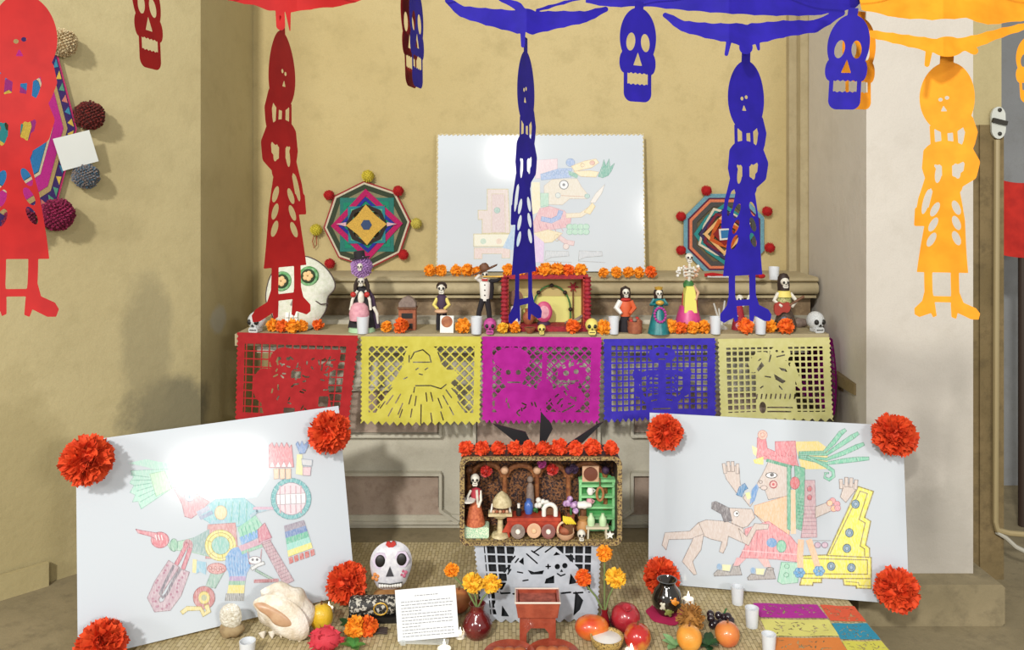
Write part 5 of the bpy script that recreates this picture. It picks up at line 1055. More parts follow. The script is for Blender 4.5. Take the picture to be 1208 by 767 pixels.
def D(name, label, cat, x, z, y=14): return T(name, label, cat, Vector((dx0+x*ds, DY+y*ds, dz0+z*ds)), group=GD, k=DY/(DY+y*ds))
FL = 5.5
for x, z, r, m_, l in ((-65, 79, 7.5, REDP, 'red paper lantern hanging at the left in the diorama'), (15, 81, 7.5, REDP, 'red paper lantern hanging right of centre in the diorama'), (2, 88, 5.5, MAGS, 'magenta paper lantern hanging at the centre of the diorama'), (41, 82, 6, DPUR, 'dark plum paper lantern hanging near the green cupboard')):
    t = D('paper_lantern', l, 'lantern', x, z, 22); t._p('lantern_ball', petalball(60, int(r*10)), m_).scale = (r, r, r); t.tu('cord', [(0, 0, r*.8), (0, 0, 96-z)], .5, BLK, u=5)
t = D('green_base_block', 'pale green patterned block under the orange skirted skeleton', 'block', -78, FL, 14); t._p('block', MB().box((0, 0, 6.5), (33, 18, 13), bev=1.5), M('green_confetti', '9cc8a4', .6, 'd8e0c8', 200, lo=.45, hi=.55), None, False)
t = D('miniature_skeleton', 'miniature skeleton lady in orange skirt carrying a white tray', 'figurine', -78, FL+13.5, 14)
t.la('skirt', [(12, 0), (11.5, 4), (8, 18), (5, 28), (0, 29)], (0, 0, 0), M('orange_print_skirt', 'c87048', .7, 'a04a2c', 90)); t.la('blouse', [(5, 27), (6.5, 36), (5, 42), (0, 44)], (1, 0, 0), M('red_blouse', 'a83440', .7), sy=.7); t.tu('spine', [(3, -4, 24), (2, -4, 42)], 1.6, BONE)
t.tu('arm', [(-5, 0, 40), (-9, -4, 34), (-8, -8, 31)], 1.6, BONE); t.tu('arm', [(6, 0, 40), (7, -4, 30), (4, -6, 22)], 1.6, BONE); t.la('tray', [(8, 0), (8.5, 2), (0, 2)], (-8, -8, 30), WHT, u=14); t.skull((0, -2, 54), 6.4, BONE); t.la('hair', [(6, 0), (6.4, 9), (0, 12)], (0, 2, 48), BLK)
CREAM = M('cream_paint', 'd2c49c', .6, 'b0a078', 60)
t = D('miniature_shrine', 'cream miniature shrine with domed canopy on a pedestal', 'shrine', -48, FL, 12)
t.la('foot', [(11, 0), (10, 3), (4, 5), (3, 20), (9, 24), (0, 25)], (0, 0, 0), CREAM, u=12); t.bx('table', (0, 0, 27), (28, 14, 3), CREAM); t.la('canopy', [(12, 0), (11, 6), (7, 12), (2, 16), (0, 17)], (2, 2, 36), CREAM, u=12)
for x in (-11, 12): t.tu('post', [(x, 0, 28), (x*.85, 1, 38)], 1.2, WHT)
for i in range(5): t.sp('loaf', (-8+i*4, -4, 30.5), (2, 1.6, 2), [SKINB, CLAY][i % 2], u=8, v=6)
t = D('miniature_table', 'long red miniature table across the middle of the diorama', 'table', -8, FL, 16)
RT = M('red_table_paint', 'b8442c', .5, '9c3424', 40)
t.bx('tabletop', (0, 0, 22), (64, 22, 4), RT); t.pr('apron', [(-30, 20), (30, 20), (36, 6), (-38, 6)], -9, -7, RT)
for x in (-30, 30):
    for y in (-7, 8): t.tu('leg', [(x, y, 0), (x, y, 20)], 1.8, RT)
for x, z, m_, c2, l in ((-27, 9.5, GRYC, 'e0dcd0', 'grey round hat-plate leaning on the left of the red table'), (-8, 10.5, SKINB, 'd8b48c', 'cream woven round plate leaning on the middle of the red table'), (9, 9.5, M('dull_red_plate', '7c4a44', .5), 'e0dcd0', 'dull red round plate leaning on the right of the red table')):
    t = D('round_plate', l, 'plate', x, z+FL, 2); t.la('disc', [(8, 0), (8.4, 1.2), (6, 1.8), (4, 1), (0, 1)], (0, 0, 0), m_, rot=(R(80), 0, 0)); t.la('hub', [(3, 0), (2.4, 1.6), (0, 2)], (0, -1.2, 0), M('plate_hub_'+c2, c2, .5), rot=(R(80), 0, 0))
TZ = FL+24.5
t = D('blue_jar', 'tiny blue jar on the red table', 'jar', -14, TZ, 18); t.la('body', [(4, 0), (5.5, 6), (5, 12), (2.5, 15), (3, 17), (0, 17)], (0, 0, 0), M('cobalt_glaze', '4468b4', .25))
t = D('grey_statuette', 'small grey statuette behind the blue jar', 'statuette', -12, TZ, 26); t.la('robe', [(6, 0), (5, 16), (4, 30), (2, 34), (0, 34)], (0, 0, 0), GRYC); t.sp('head', (0, 0, 38), 4, GRYC, u=10, v=7)
t = D('black_cat_pair', 'tiny black bottle with white cap on the red table', 'bottle', -26, TZ, 12); t.la('body', [(3, 0), (3.4, 7), (1.4, 9), (0, 9)], (0, 0, 0), BLK); t.la('cap', [(1.6, 9), (1.8, 14), (0, 14)], (0, 0, 0), WHT)
for x, r, m_, n_, l in ((3, 9, WHT, 7, 'white blossom bunch on the red table'), (37, 10, M('violet_blossom', '8a5a98', .7, 'd0b0d4', 50), 8, 'violet blossom bunch right of the white arch'), (-4, 5, GRN, 5, 'green herb bunch on the red table')):
    t = D('blossom_bunch', l, 'flowers', x, TZ-(0 if x < 30 else 4), 20)
    if x > 30: t.o.location.z = dz0+FL*ds; t.la('vase', [(5, 0), (7, 8), (4, 18), (5, 22), (0, 22)], (0, 0, 0), CLAY)
    zb_ = 22 if x > 30 else 0; rnd = random.Random(x)
    for i in range(n_): t.sp('blossom', (rnd.uniform(-r*.8, r*.8), rnd.uniform(-4, 4), zb_+r*.5+rnd.uniform(0, r*1.3)), r*.38, m_, u=8, v=6)
    t.tu('stems', [(0, 0, 0), (0, 0, zb_+r)], 1.2, GRN)
t = D('white_arch', 'white miniature arch standing on the red table', 'arch ornament', 11, TZ, 10); t.tu('arch', [(7*math.cos(R(a)), 0, 7+7*math.sin(R(a))) for a in range(0, 181, 20)], 2.6, WHT)
for x in (-7, 7): t.tu('pier', [(x, 0, 0), (x, 0, 7)], 2.6, WHT)
t.bx('niche', (0, 2, 5), (10, 2, 8), BRNW)
t = D('banana_bunch', 'tiny yellow banana bunch in front of the violet blossoms', 'bananas', 33, FL+20, 6); 
for i in range(5): t.tu('banana', [(-6+i*2, 0, 6-i*.4), (-5+i*2.4, -3, 1), (-2+i*2.6, -4, -2)], [1, 2, .8], M('banana_yellow', 'd8c030', .5))
t.la('crate', [(7, -20), (7, -3), (0, -3)], (0, 1, 0), BRNW, u=8)
t = D('wicker_basket', 'round wicker basket with hoop handle at the front of the diorama', 'basket', 29, FL, 4); t.la('bowl', [(6, 0), (10, 4), (11, 8), (9.5, 8), (6, 4), (0, 4)], (0, 0, 0), SKINB); t.tu('hoop', [(9*math.cos(R(a)), 0, 10+10*math.sin(R(a))) for a in range(-20, 201, 20)], 1.3, M('pale_wicker', 'd8bc98', .7)); t.sp('bread', (0, 0, 9), (7, 5, 5), CLAY)
t = D('clay_ball_pot', 'small tan pot behind the tiny white skull', 'pot', 51, FL, 14); t.la('pot', [(4, 0), (8, 6), (8.5, 12), (5, 18), (6, 21), (0, 21)], (0, 0, 0), M('tan_pot', 'b0804c', .6))
t = D('miniature_skull', 'tiny white skull near the front right of the diorama', 'skull', 48, FL, 2); t.skull((0, 0, 5.6), 5.8, BONE, 'cranium')
GC = M('mint_paint', '7cc080', .6, '8ccc90', 30)
t = D('green_cupboard', 'mint green open cupboard with shelves at the right of the diorama', 'cupboard', 69, FL, 30); 
t._p('back', MB().prism(chaikin([(-21, 0), (-21, 58), (-17, 66), (-8, 68), (8, 68), (17, 66), (21, 58), (21, 0)], 1), 3, 5), M('dark_mint_paint', '3c8a48', .6), None, False)
for x in (-20, 20): t.bx('side', (x, 0, 30), (3, 9, 60), GC)
for z in (2, 16, 29, 42, 55): t.bx('shelf', (0, -1, z), (40, 11, 2.4), GC)
t.bx('cornice', (0, 0, 61), (44, 11, 3.5), GC)
def OC(x, z, y=24): return D(*x, y=y) if False else None
for x, z, l, m_ in ((-8, 44, 'tiny white jug on the upper shelf of the green cupboard', WHT), (-9, 31, 'tiny pink bowl on the middle shelf of the green cupboard', LPINK)):
    t = D('tiny_vessel', l, 'vessel', 69+x, FL+z, 27); t.la('vessel', [(3, 0), (4.5, 4), (3, 8), (3.6, 9), (0, 9)], (0, 0, 0), m_, u=12); t.tu('handle', [(3, 0, 7), (6, 0, 5), (4, 0, 2)], .7, m_, u=6)
t = D('wall_plate', 'brown round plate on a pale square above the green cupboard', 'plate', 61, FL+70, 22); t.bx('square', (0, 2, 0), (20, 1, 19), SKINB); t.la('plate', [(8.5, 0), (8, 1.5), (0, 2)], (0, 1, 0), M('chocolate_glaze', '6c3c2c', .4), rot=(R(90), 0, 0))
t = D('bread_ring', 'brown pretzel-shaped bread hanging on the green cupboard', 'bread', 72, FL+44, 20); t.tu('loop', [(4*math.cos(R(a)), 0, 3+8*math.sin(R(a))) for a in range(0, 361, 30)], 1.6, M('crust_brown', 'a06c44', .6)); t.tu('strap', [(0, 0, 11), (0, 0, 22)], .8, BRNW)
t = D('white_bundle', 'white cloth bundle beside the green cupboard', 'bundle', 52, FL+29, 22); t.sp('bundle', (0, 0, 4), (10, 5, 4.5), WHT, fn=lambda d: 1+.1*math.sin(9*d.x)); t.la('stool', [(5, -29), (4, -1), (0, -1)], (0, 0, 0), BRNW, u=8)
t = D('miniature_bench', 'small whitewashed table at the front right of the diorama', 'table', 67, FL, 8); t.bx('tabletop', (0, 0, 13), (27, 12, 2.5), M('pale_wood', 'c0b8a0', .7))
for x in (-11, 11):
    for y in (-4, 4): t.tu('leg', [(x, y, 0), (x*.95, y, 12)], 1.2, M('pale_wood', 'c0b8a0', .7))
for x, l in ((60, 'pale green bottle at the left of the whitewashed table'), (74, 'pale green bottle at the right of the whitewashed table')):
    t = D('green_bottle', l, 'bottle', x, FL+14.4, 8); t.la('bottle', [(4, 0), (4.6, 5), (4, 9), (1.8, 12), (1.8, 14), (0, 14)], (0, 0, 0), M('pale_green_glass', 'b4d0a4', .4))
t = D('white_star', 'tiny white star beside the whitewashed table', 'star', 82, FL, 3); t.pr('star', [((5 if i % 2 == 0 else 2.2)*math.cos(R(90+36*i)), 5+(5 if i % 2 == 0 else 2.2)*math.sin(R(90+36*i))) for i in range(10)], -1, 1, WHT)
for i, x in enumerate((-89, -70, -50, -31, -13, 4, 22, 42, 62, 84)):
    r = 9.5 if i not in (6, 8) else 11
    flower(Vector((dx0+x*ds, DY+10*ds, dz0+(104.5+r*.62)*ds)), r, F_RD, '%s red-orange tissue flower from the left on top of the diorama' % ORD[i], 'flowers on top of the diorama', 'tissue_flower', 'paper flower')
# ================================================================ offerings on the mat
MZ = .0095
def FM(px, py): Y = F*(CH-MZ)/(py-HY); return Vector(((px-CX)/F*Y, Y, MZ))
# coloured papers at the right
for q, m_, l in (([(888, 712), (964, 714), (977, 730), (897, 729)], 'a82890', 'magenta cut paper lying on the mat below the right poster'), ([(897, 731), (978, 732), (990, 751), (907, 751)], 'd0cc74', 'pale yellow cut paper lying between magenta and orange sheets'), ([(907, 753), (990, 753), (1006, 778), (920, 778)], 'd07c3c', 'orange cut paper at the bottom edge of the photo'),
                ([(967, 714), (1008, 716), (1022, 734), (980, 733)], 'd2583c', 'salmon red cut paper at the right edge of the mat'), ([(981, 736), (1023, 736), (1039, 755), (992, 755)], '2c88a8', 'turquoise cut paper at the right edge of the mat'), ([(993, 757), (1040, 757), (1058, 778), (1006, 778)], 'c8c454', 'yellow cut paper at the lower right corner of the mat')):
    pts = [FM(*p) for p in q]; c0 = sum(pts, Vector())/4; c0.z = MZ+.001; rnd = random.Random(l); W_, H_ = 60, 40
    hs = scatter([(6, 5, 54, 35)], 38, 5, len(l)*7)
    def fn(X, Y, hs=hs): 
        d = s_box(X, Y, 0, 0, W_, H_)
        for h in hs: d = np.maximum(d, -s_seg(X, Y, h, .55))
        return d
    def mp(x, y, pts=pts, c0=c0):
        a, b_ = x/W_, y/H_; v = (pts[0]*(1-a)+pts[1]*a)*(1-b_)+(pts[3]*(1-a)+pts[2]*a)*b_; v.z = MZ+.0015+.001*math.sin(a*9+b_*7); return v-c0
    o = paper('cut_paper_sheet', cut(fn, -1, -1, W_+1, H_+1, .8), mp, tissue('floor_paper_'+m_, m_, m_)); o.location = c0; tag(o, l, 'paper sheet', 'coloured papers on the mat')
# sugar skull on its bread
t = T('bread_loaf', 'brown round loaf under the big sugar skull', 'bread', FM(458, 712)); t.la('loaf', [(17, 0), (20, 5), (17, 12), (9, 16), (0, 17)], (0, 0, 0), M('bread_crust', '9c6c3c', .6, 'b88a54', 40)); bl = t
t = T('sugar_skull', 'big white sugar skull with red heart on its brow', 'skull', FM(461, 712)+Vector((0, 0, 17.5*FM(461, 712).y/F)))
SUG = M('sugar_white', 'd8d8dc', .5, 'c4c4cc', 60)
so = chaikin([(-15, 0), (-20, 10), (-24, 20), (-25, 34), (-19, 46), (-8, 53), (6, 54), (18, 48), (24, 38), (25, 26), (21, 14), (15, 2), (0, -2)], 2); sk = part('skull_body', puff(so, 10), SUG, t.o)
for x, z in ((-12, 34), (13, 35)):
    t.la('scalloped_ring', [(8.5, 0), (8.5, 1.5), (0, 2)], (x, -8, z), M('lilac_icing', 'c8bcd0', .6), rot=(R(90), 0, 0), sy=1.1, fn=lambda a, z_: 1+.07*math.cos(a*12)); t.sp('eye', (x, -9.5, z), (6, 2.2, 7), BLK)
t.pr('nose', [(-5, 17), (4, 17), (-.5, 28)], -11.5, -8, M('dark_grey_icing', '34343a', .6)); mb = MB()
t.pr('heart', [(0, 46), (-6, 51), (-5, 54), (-2, 54.5), (0, 52.5), (2, 54.5), (5, 54), (6, 51)], -7, -3, REDP)
for i in range(9): t.sp('tooth', (-12+i*3, -8.5, 6), (1.6, 1.4, 2.4), WHT, u=8, v=6)
t.tu('gum_line', [(-14, -8, 9), (0, -10, 8), (14, -8, 9)], .7, BLK)
for x, z, c in ((15, 19, M('rose_icing', 'b86078', .6)), (-17, 16, M('orange_icing', 'd08848', .6))):
    for a in range(0, 360, 90): t.sp('icing_petal', (x+3*math.cos(R(a+20)), -8, z+3*math.sin(R(a+20))), (2.2, 1, 2.2), c, u=8, v=6)
t.o.rotation_euler = (R(-8), 0, R(4))
# embroidered box
EMB = M('white_embroidery_on_black', '24221f', .6, 'b8b4a8', 75, lo=.52, hi=.58)
t = T('embroidered_box', 'black bolster box with white embroidered scrolls left of the text card', 'box', FM(440, 731), rz=R(3)); t.la('roll', [(10, -27), (11, -24), (11, 24), (10, 27)], (0, 2, 16), EMB, rot=(0, R(90), 0), u=16); t.bx('tray', (2, 0, 3.5), (60, 20, 7), BLK); t.tu('gold_scroll', [(10+8*math.cos(R(a)), -9.6, 17+7*math.sin(R(a))) for a in range(0, 361, 30)], .9, GOLD)
# text card with clear stand
t = T('text_card', 'white card of printed text on a clear stand in front', 'card', FM(503, 757), rz=R(-3)); CDT = t
PAPW = M('white_paper', 'd6dade', .6); t.bx('card', (0, 3, 32), (73, .8, 56), PAPW, rot=(R(-14), R(-6.5), 0)); mrot = Euler((R(-14), R(-6.5), 0)).to_matrix()
lines = [(0, 20, 26)]+[(0, 14-k*3.4, 60 if k not in (3, 8) else 22) for k in range(12)]
tx = M('grey_print', '84868c', .7)
for x, z, w_ in lines:
    mb = MB(); rnd = random.Random(int(z*10)); xx = -w_/2 if w_ > 40 else (-30 if w_ == 22 else -13); end = xx+w_
    while xx < end:
        l_ = rnd.uniform(1.5, 5); c = mrot @ Vector((min(xx+l_/2, 33), -.5, z))+Vector((0, 3, 32)); mb.box(c, (l_, .15, .8), (R(-14), R(-6.5), 0)); xx += l_+.9
    part('print_line', mb, tx, t.o, smooth=False, kind='stuff')
t.bx('stand_ledge', (-2, -4, 2.2), (58, 10, 1.4), GLS); 
for x in (-26, 20): t.bx('stand_foot', (x, -2, 1.6), (6, 16, 3), GLS)
t.bx('stand_back', (-2, 10, 18), (40, 1, 34), GLS, rot=(R(-14), 0, 0))
# conch and pearl shell
SHEL = M('shell_cream', 'e8e2d8', .4, 'cdbfa8', 14, .5, 60); SHIN = M('shell_pink_inside', 'c8a888', .35, 'b48c6c', 20)
t = T('conch_shell', 'large cream conch shell leaning against the left poster', 'shell', FM(335, 752), rz=R(0))
t._p('shell_body', MB().sph((0, 6, 30), (35, 20, 28), 26, 16, rot=(0, R(28), 0), fn=lambda d: 1+.06*math.sin(d.x*9)+.10*max(0, -d.x)*math.cos(math.atan2(d.y, d.z)*6)), SHEL)
t._p('outer_lip', puff(chaikin([(-30, 52), (-10, 58), (12, 50), (28, 34), (34, 16), (30, 4), (14, 2), (-4, 10), (-22, 30), (-34, 44)], 2), 8), SHEL).location = (0, -12, 0)
t._p('aperture', puff(chaikin([(-30, 50), (-16, 50), (4, 41), (16, 30), (18, 22), (6, 20), (-6, 24), (-14, 36), (-28, 44)], 2), 5), SHIN).location = (0, -17.5, 0)
for i in range(5): t._p('knob', MB().lathe([(5, 0), (3, 4), (0, 8)], (-26+i*12, 2-2*i, 9-2*abs(i-2)), 8, rot=(R(150), R(-20+10*i), 0)), SHEL)
t = T('pearl_shell', 'small pearly white shell standing left of the conch', 'shell', FM(272, 752)); t._p('valve', puff(chaikin([(-12, 14), (-14, 30), (-6, 40), (8, 40), (14, 28), (12, 14), (2, 8)], 2), 6), M('pearl', 'e4e2d8', .2, 'c0b8a4', 60, .8, 90, coat=.8)); t._p('rock_base', MB().sph((0, 2, 8), (15, 9, 9), 14, 9, fn=lambda d: 1+.12*math.sin(7*d.x+5*d.y)), M('tan_rock', 'a08c68', .8, '8a7454', 30))
# fruit
def fruit(name, label, cat, px, py, r, mat, stem=True, sq=(1, 1, 1), calyx=None, grp=None, rot=None):
    t = T(name, label, cat, FM(px, py), group=grp); t.sp('body', (0, 0, r*sq[2]*.97), (r*sq[0], r*sq[1], r*sq[2]), mat, u=20, v=14, rot=rot, fn=lambda d: 1-.10*max(0, d.z-.75)/.25+.012*math.sin(d.x*8+d.y*5))
    if calyx: t.la('calyx', [(r*.16, 0), (r*.2, r*.14), (r*.32, r*.3), (r*.22, r*.3), (0, r*.12)], (0, -r*.5, r*1.72*sq[2]), calyx, u=8, rot=(R(25), 0, 0))
    elif stem: t.tu('stem', [(0, 0, r*1.78*sq[2]), (r*.05, 0, r*2.12*sq[2])], r*.07, BRNW)
    return t
ORGF = M('orange_peel', 'dc8c2c', .4, 'e8a848', 10, .2, 200, coat=.3); POM = M('pomegranate_skin', '9c1c2c', .3, 'b43438', 8, coat=.4); APP = M('apple_skin', 'b42420', .25, 'd8a040', 7, coat=.5, lo=.48, hi=.68); LEM = M('lemon_skin', 'd4ac20', .4, 'e0bc38', 10, .2, 120, coat=.3)
t = fruit('yellow_mango', 'yellow fruit standing right of the conch shell', 'fruit', 379, 744, 15, LEM, sq=(.9, .85, 1.1), rot=None)
t = fruit('pomegranate', 'dark red pomegranate with crown at the back of the fruit group', 'fruit', 738, 745, 17, POM, calyx=POM)
fruit('mango', 'red-orange mango behind the speckled bowl', 'fruit', 698, 754, 15, M('mango_skin', 'c83424', .3, 'e0882c', 7, coat=.4), sq=(1.35, 1, .95), stem=False)
fruit('apple', 'red and yellow apple at the right of the speckled bowl', 'fruit', 752, 767, 16, APP)
fruit('plum', 'small dark plum behind the mango', 'fruit', 727, 740, 8, M('plum_skin', '5a1c28', .25, coat=.5))
fruit('peach', 'orange blushed peach half hidden behind the text card', 'fruit', 541, 722, 14, M('peach_skin', 'c8884c', .5, 'b05c40', 6))
fruit('orange', 'orange fruit at the front between the leaves', 'fruit', 813, 767, 15, ORGF, grp='oranges'); fruit('orange', 'orange blushed fruit in front of the dark grapes', 'fruit', 858, 762, 14.5, M('nectarine_peel', 'd88c40', .35, 'c85c34', 6, coat=.4), grp='oranges')
HUSK = M('husk_brown', '8a5c28', .8, 'b07c38', 60, .6, 90)
t = T('seed_head', 'spiky brown dried seed head behind the front orange', 'seed head', FM(815, 745)); t._p('burr', petalball(200, 77, .07, .4), HUSK).scale = (17, 17, 17); t.o.children[0].location = (0, 0, 16)
t = T('grape_bunch', 'bunch of dark grapes at the right of the mat', 'grapes', FM(849, 742)); rnd = random.Random(9); GRAP = M('black_grape', '241820', .3, coat=.5)
for i in range(16): t.sp('grape', (rnd.uniform(-14, 14), rnd.uniform(-7, 7), 5+rnd.uniform(0, 13)), 4.6, GRAP, u=10, v=7)
t.tu('stalk', [(4, 0, 16), (8, 0, 24)], 1, GRN)
t = T('dragon_fruit', 'crimson ruffled dragon fruit at the bottom left of the mat', 'fruit', FM(384, 768)); t.sp('body', (0, 0, 14), (18, 13, 13), F_CR, u=16, v=10); mb = petalball(40, 5, .22, .6); t._p('scales', mb, F_CR).scale = (22, 17, 16); t.o.children[1].location = (0, 0, 14)
# leaves
def leafspray(px, py, n, L, label, seed, mat=GRN, zt=.4):
    t = T('leaf_spray', label, 'leaves', FM(px, py), group='green leaves among the offerings'); rnd = random.Random(seed)
    for i in range(n):
        a = R(360*i/n+rnd.uniform(-20, 20)); el = rnd.uniform(.15, zt+.3); d = Vector((math.cos(a), math.sin(a), el)).normalized(); s_ = d.cross(Vector((0, 0, 1))).normalized(); up = s_.cross(d); l_ = L*rnd.uniform(.75, 1.1); vv = []; 
        for k in range(6):
            f_ = k/5; w_ = L*.26*math.sin(math.pi*min(1, f_*.9+.06)); c = d*l_*f_+Vector((0, 0, 2.2-5*f_*f_*el)); vv += [c-s_*w_+up*w_*.25, c, c+s_*w_+up*w_*.25]
        zmin = min(v.z for v in vv)
        if zmin < .6: vv = [v+Vector((0, 0, .6-zmin)) for v in vv]
        t._p('leaf', MB().add(vv, [(3*k+j, 3*k+j+1, 3*k+j+4, 3*k+j+3) for k in range(5) for j in range(2)]), mat)
    return t
LG = M('fresh_leaf', '4c8a3c', .5, '2f6a2c', 20); DG = M('dark_leaf', '245228', .5, '1c3c20', 20)
leafspray(421, 712, 6, 20, 'green leaf spray between the red flower and the embroidered box', 1, DG, .8); leafspray(413, 740, 5, 18, 'dark green leaves in front of the embroidered box', 2, DG); leafspray(416, 766, 5, 20, 'green leaves beside the crimson fruit at the bottom', 3, LG); leafspray(797, 764, 6, 20, 'pale green leaves left of the front orange', 4, M('pale_leaf', '8ab47c', .5, '6a9c60', 20)); leafspray(836, 764, 7, 19, 'dark green leaves between the two orange fruits', 5, DG)
# flowers on the mat
p = FM(419, 752)
for x, y, r, m_, l in ((419, 752, 13, F_OR, 'orange blossom lying left in front of the embroidered box'), (434, 750, 12, F_DO, 'deep orange blossom lying right in front of the embroidered box')):
    p = FM(x, y); flower(p+Vector((0, 0, r*p.y/F*.9)), r, m_, l, 'marigolds on the mat')
# vases with marigolds
def vase(name, label, px, py, prof, mat, stems, cat='vase'):
    t = T(name, label, cat, FM(px, py)); t.la('vessel', prof, (0, 0, 0), mat, u=22); h = max(z for r, z in prof); s_ = t.o.location.y/F
    for fx, fy, r, m_, l in stems:
        p = P(fx, fy, t.o.location.y); lx, lz = (p.x-t.o.location.x)/s_, (p.z-t.o.location.z)/s_
        f_ = T('cut_marigold', l, 'flower', t.o.location+Vector((0, -.002, (h-6)*s_)), group='marigolds in the vases')
        f_.tu('stalk', [(0, 0, 0), (lx*.4, 0, (lz-h)*.55), (lx, 0, lz-h+6-r*.5)], [1.1, 1.1, 1.3], M('flower_stalk', '6a7c48', .6)); b_ = f_._p('bloom', petalball(110, int(r*9), .2), m_); b_.scale = (r, r, r*.9); b_.location = (lx, -1, lz-h+6)
        f_.la('calyx', [(1.4, 0), (r*.35, r*.5), (0, r*.6)], (lx, 0, lz-h+6-r*.95), M('flower_stalk', '6a7c48', .6), u=8)
    return t
GLZ = M('oxblood_glaze', '6c1c1c', .15, '4c1416', 12, coat=.8); PR = [(12, 0), (17, 6), (18, 14), (14, 23), (9, 28), (8, 33), (10, 38), (8.5, 38), (7, 33), (0, 30)]
vase('glazed_vase', 'round oxblood glazed vase right of the text card', 563, 750, PR, GLZ, [(533, 672, 9, F_OR, 'small orange marigold leaning left out of the round vase'), (558, 687, 12.5, F_YE, 'golden marigold at the left in the round vase'), (580, 688, 12, F_YE, 'golden marigold at the right in the round vase')])
vase('bud_vase', 'narrow dark red bud vase behind the mango', 713, 742, [(6, 0), (7, 5), (5, 14), (3.5, 20), (4.5, 24), (3.6, 24), (0, 20)], M('dark_red_glaze', '7c1820', .2, coat=.7), [(688, 681, 10.5, F_DO, 'deep orange marigold leaning left out of the bud vase'), (713, 652, 10, F_OR, 'orange marigold standing tallest in the bud vase'), (726, 681, 12.5, F_YE, 'golden marigold at the right of the bud vase')])
# brazier and clay plates
CL2 = M('glazed_red_clay', 'a04a34', .3, '8a3a28', 20, .2, 60, coat=.5)
t = T('clay_brazier', 'red clay brazier with square trough on two legs', 'brazier', FM(634, 757)); b_ = 54
t.pr('trough', [(-26, 54), (-23, 36), (23, 36), (26, 54), (23, 54), (20, 40), (-20, 40), (-23, 54)], -16, 16, CL2)
for y in (-17, 15): t.pr('trough_end', [(-25, 54), (-22, 37), (22, 37), (25, 54)], y, y+2.5, CL2)
t.bx('embers', (0, 0, 47), (43, 32, 6), M('ash_red', 'a85848', .8, '7c3c30', 30))
mb = MB().tube([(-26, -17, 54), (26, -17, 54), (26, 17, 54), (-26, 17, 54), (-26, -17, 54)], 1.1, 6); t._p('pale_rim', mb, M('pale_slip', 'd8c8bc', .5))
t.pr('arch_body', [(-21, 0), (-21, 38), (21, 38), (21, 0), (13, 0), (13, 16), (8, 22), (-8, 22), (-13, 16), (-13, 0)], -12, 12, CL2)
for x, y, l in ((601, 780, 'red clay plate at the bottom edge left of the brazier'), (652, 779, 'red clay plate with fruit at the bottom edge below the brazier')):
    t = T('clay_plate', l, 'plate', FM(x, y)); t.la('plate', [(14, 0), (24, 4), (32, 8), (31, 9), (22, 6), (0, 4)], (0, 0, 0), CL2, u=26)
    for i in range(3): t.sp('tamale', (-12+12*i, 0, 10), (9, 8, 6), M('tamale_brown', 'b4683c', .5, '9a4c2c', 12, coat=.4), u=12, v=8)
# speckled bowl
t = T('speckled_bowl', 'speckled tan bowl of white salt in the fruit group', 'bowl', FM(716, 765)); t.la('bowl', [(10, 0), (17, 5), (20, 13), (20, 15), (18, 15), (16, 9), (0, 8)], (0, 0, 0), M('speckled_glaze', 'b89c5c', .4, '3c2c20', 160, lo=.55, hi=.6), u=24); t.la('salt', [(17.8, 12), (10, 14), (0, 15)], (0, 0, 0), WHT)
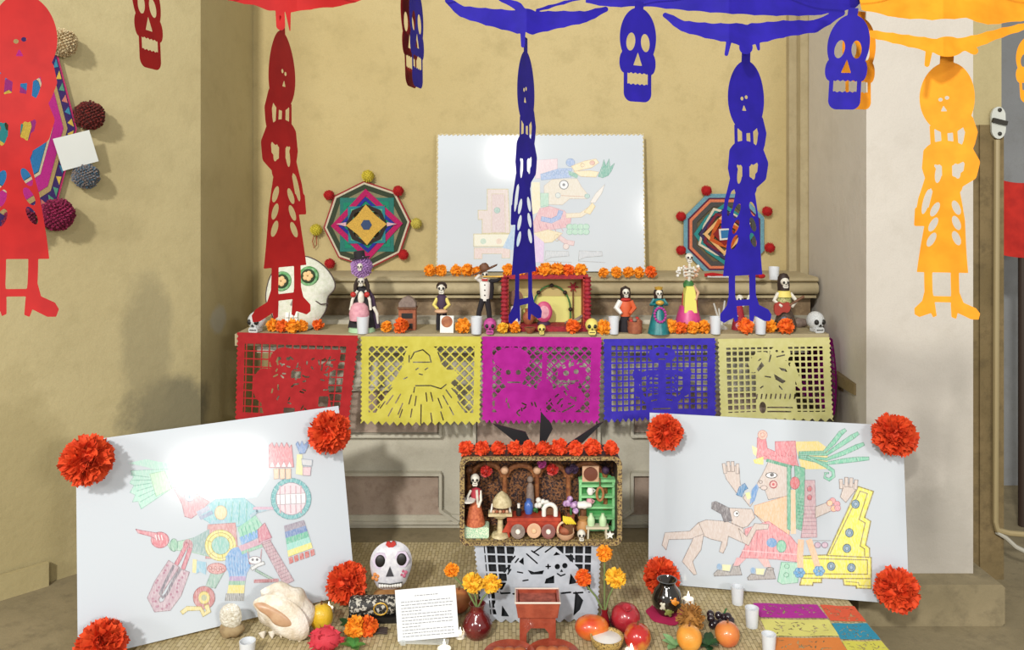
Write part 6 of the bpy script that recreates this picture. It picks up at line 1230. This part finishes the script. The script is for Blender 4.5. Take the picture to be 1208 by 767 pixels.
# black lacquer pot on magenta cloth
t = T('magenta_cloth', 'round magenta cloth mat under the black lacquer pot', 'cloth', FM(788, 725)); t.la('cloth', [(24, 0), (25, 1), (18, 2.2), (0, 2.2)], (0, 0, 0), M('magenta_felt', 'b01c50', .9), u=26, fn=lambda a, z: 1+.05*math.sin(7*a))
t = T('lacquer_pot', 'black lacquer pot with painted flowers on the magenta cloth', 'pot', FM(787, 725)+Vector((0, 0, .0078))); LAC = M('black_lacquer', '1c1a16', .12, '2a2018', 8, coat=.9)
t.la('pot', [(11, 0), (17, 8), (18, 16), (15, 26), (10, 32), (9, 35), (12, 39), (10.5, 39), (8, 34), (0, 30)], (0, 0, 0), LAC, u=24)
for x, z, c in ((5, 19, M('painted_orange', 'd8882c', .4)), (-6, 15, M('painted_cream', 'c8c4b0', .4)), (-1, 9, M('painted_olive', '7a8040', .4))):
    fl = t.sp('painted_bloom', (x, -math.sqrt(max(0, 17.5**2-x*x))+.8, z), (4.2, 1.2, 4.2), c, u=10, v=6)
    for a in range(0, 360, 72): t.sp('painted_petal', (x+4.4*math.cos(R(a)), -math.sqrt(max(0, 17.3**2-x*x))+1.2, z+4.4*math.sin(R(a))), (1.8, .9, 1.8), c, fl, u=6, v=5)
# tealights
def tealight(px, py, r, label):
    t = T('tealight', label, 'candle', FM(px, py), group='tealights on the mat'); t.la('holder', [(r, 0), (r*1.02, r*.9), (r*.9, r*.9), (r*.85, r*.6), (0, r*.6)], (0, 0, 0), WAX, u=16); t._p('flame', MB().lathe([(0, 0), (r*.28, r*.4), (r*.2, r*.9), (0, r*1.7)], (0, 0, r*.6), 8), FLAME)
tealight(812, 712, 6.5, 'tealight beside the black lacquer pot'); tealight(388, 722, 5.5, 'tealight between yellow fruit and red poster flower'); tealight(543, 752, 5.5, 'tealight at the right foot of the text card'); tealight(524, 772, 8, 'tealight below the text card at the bottom edge'); tealight(745, 774, 8, 'tealight at the bottom edge below the red apple')
for x, y, w_, h, l in ((870, 712, 15, 20, 'white votive cup against the foot of the right poster'), (887, 739, 16, 22, 'white votive cup beside the magenta sheet'), (907, 768, 17, 20, 'white votive cup at the bottom edge by the orange sheet'), (292, 776, 19, 20, 'white votive cup at the bottom edge below the shells')): cup(FM(x, y), w_, h, l)
t = T('feather_tuft', 'dark twig bundle in front of the orange blossoms', 'twigs', FM(449, 748))
for i in range(5): t.tu('twig', [(-8, i-2, 1.6), (0, i*1.6-3, 3+i*.6), (8, i-2, 1.6+i)], 1.3, HAIR)
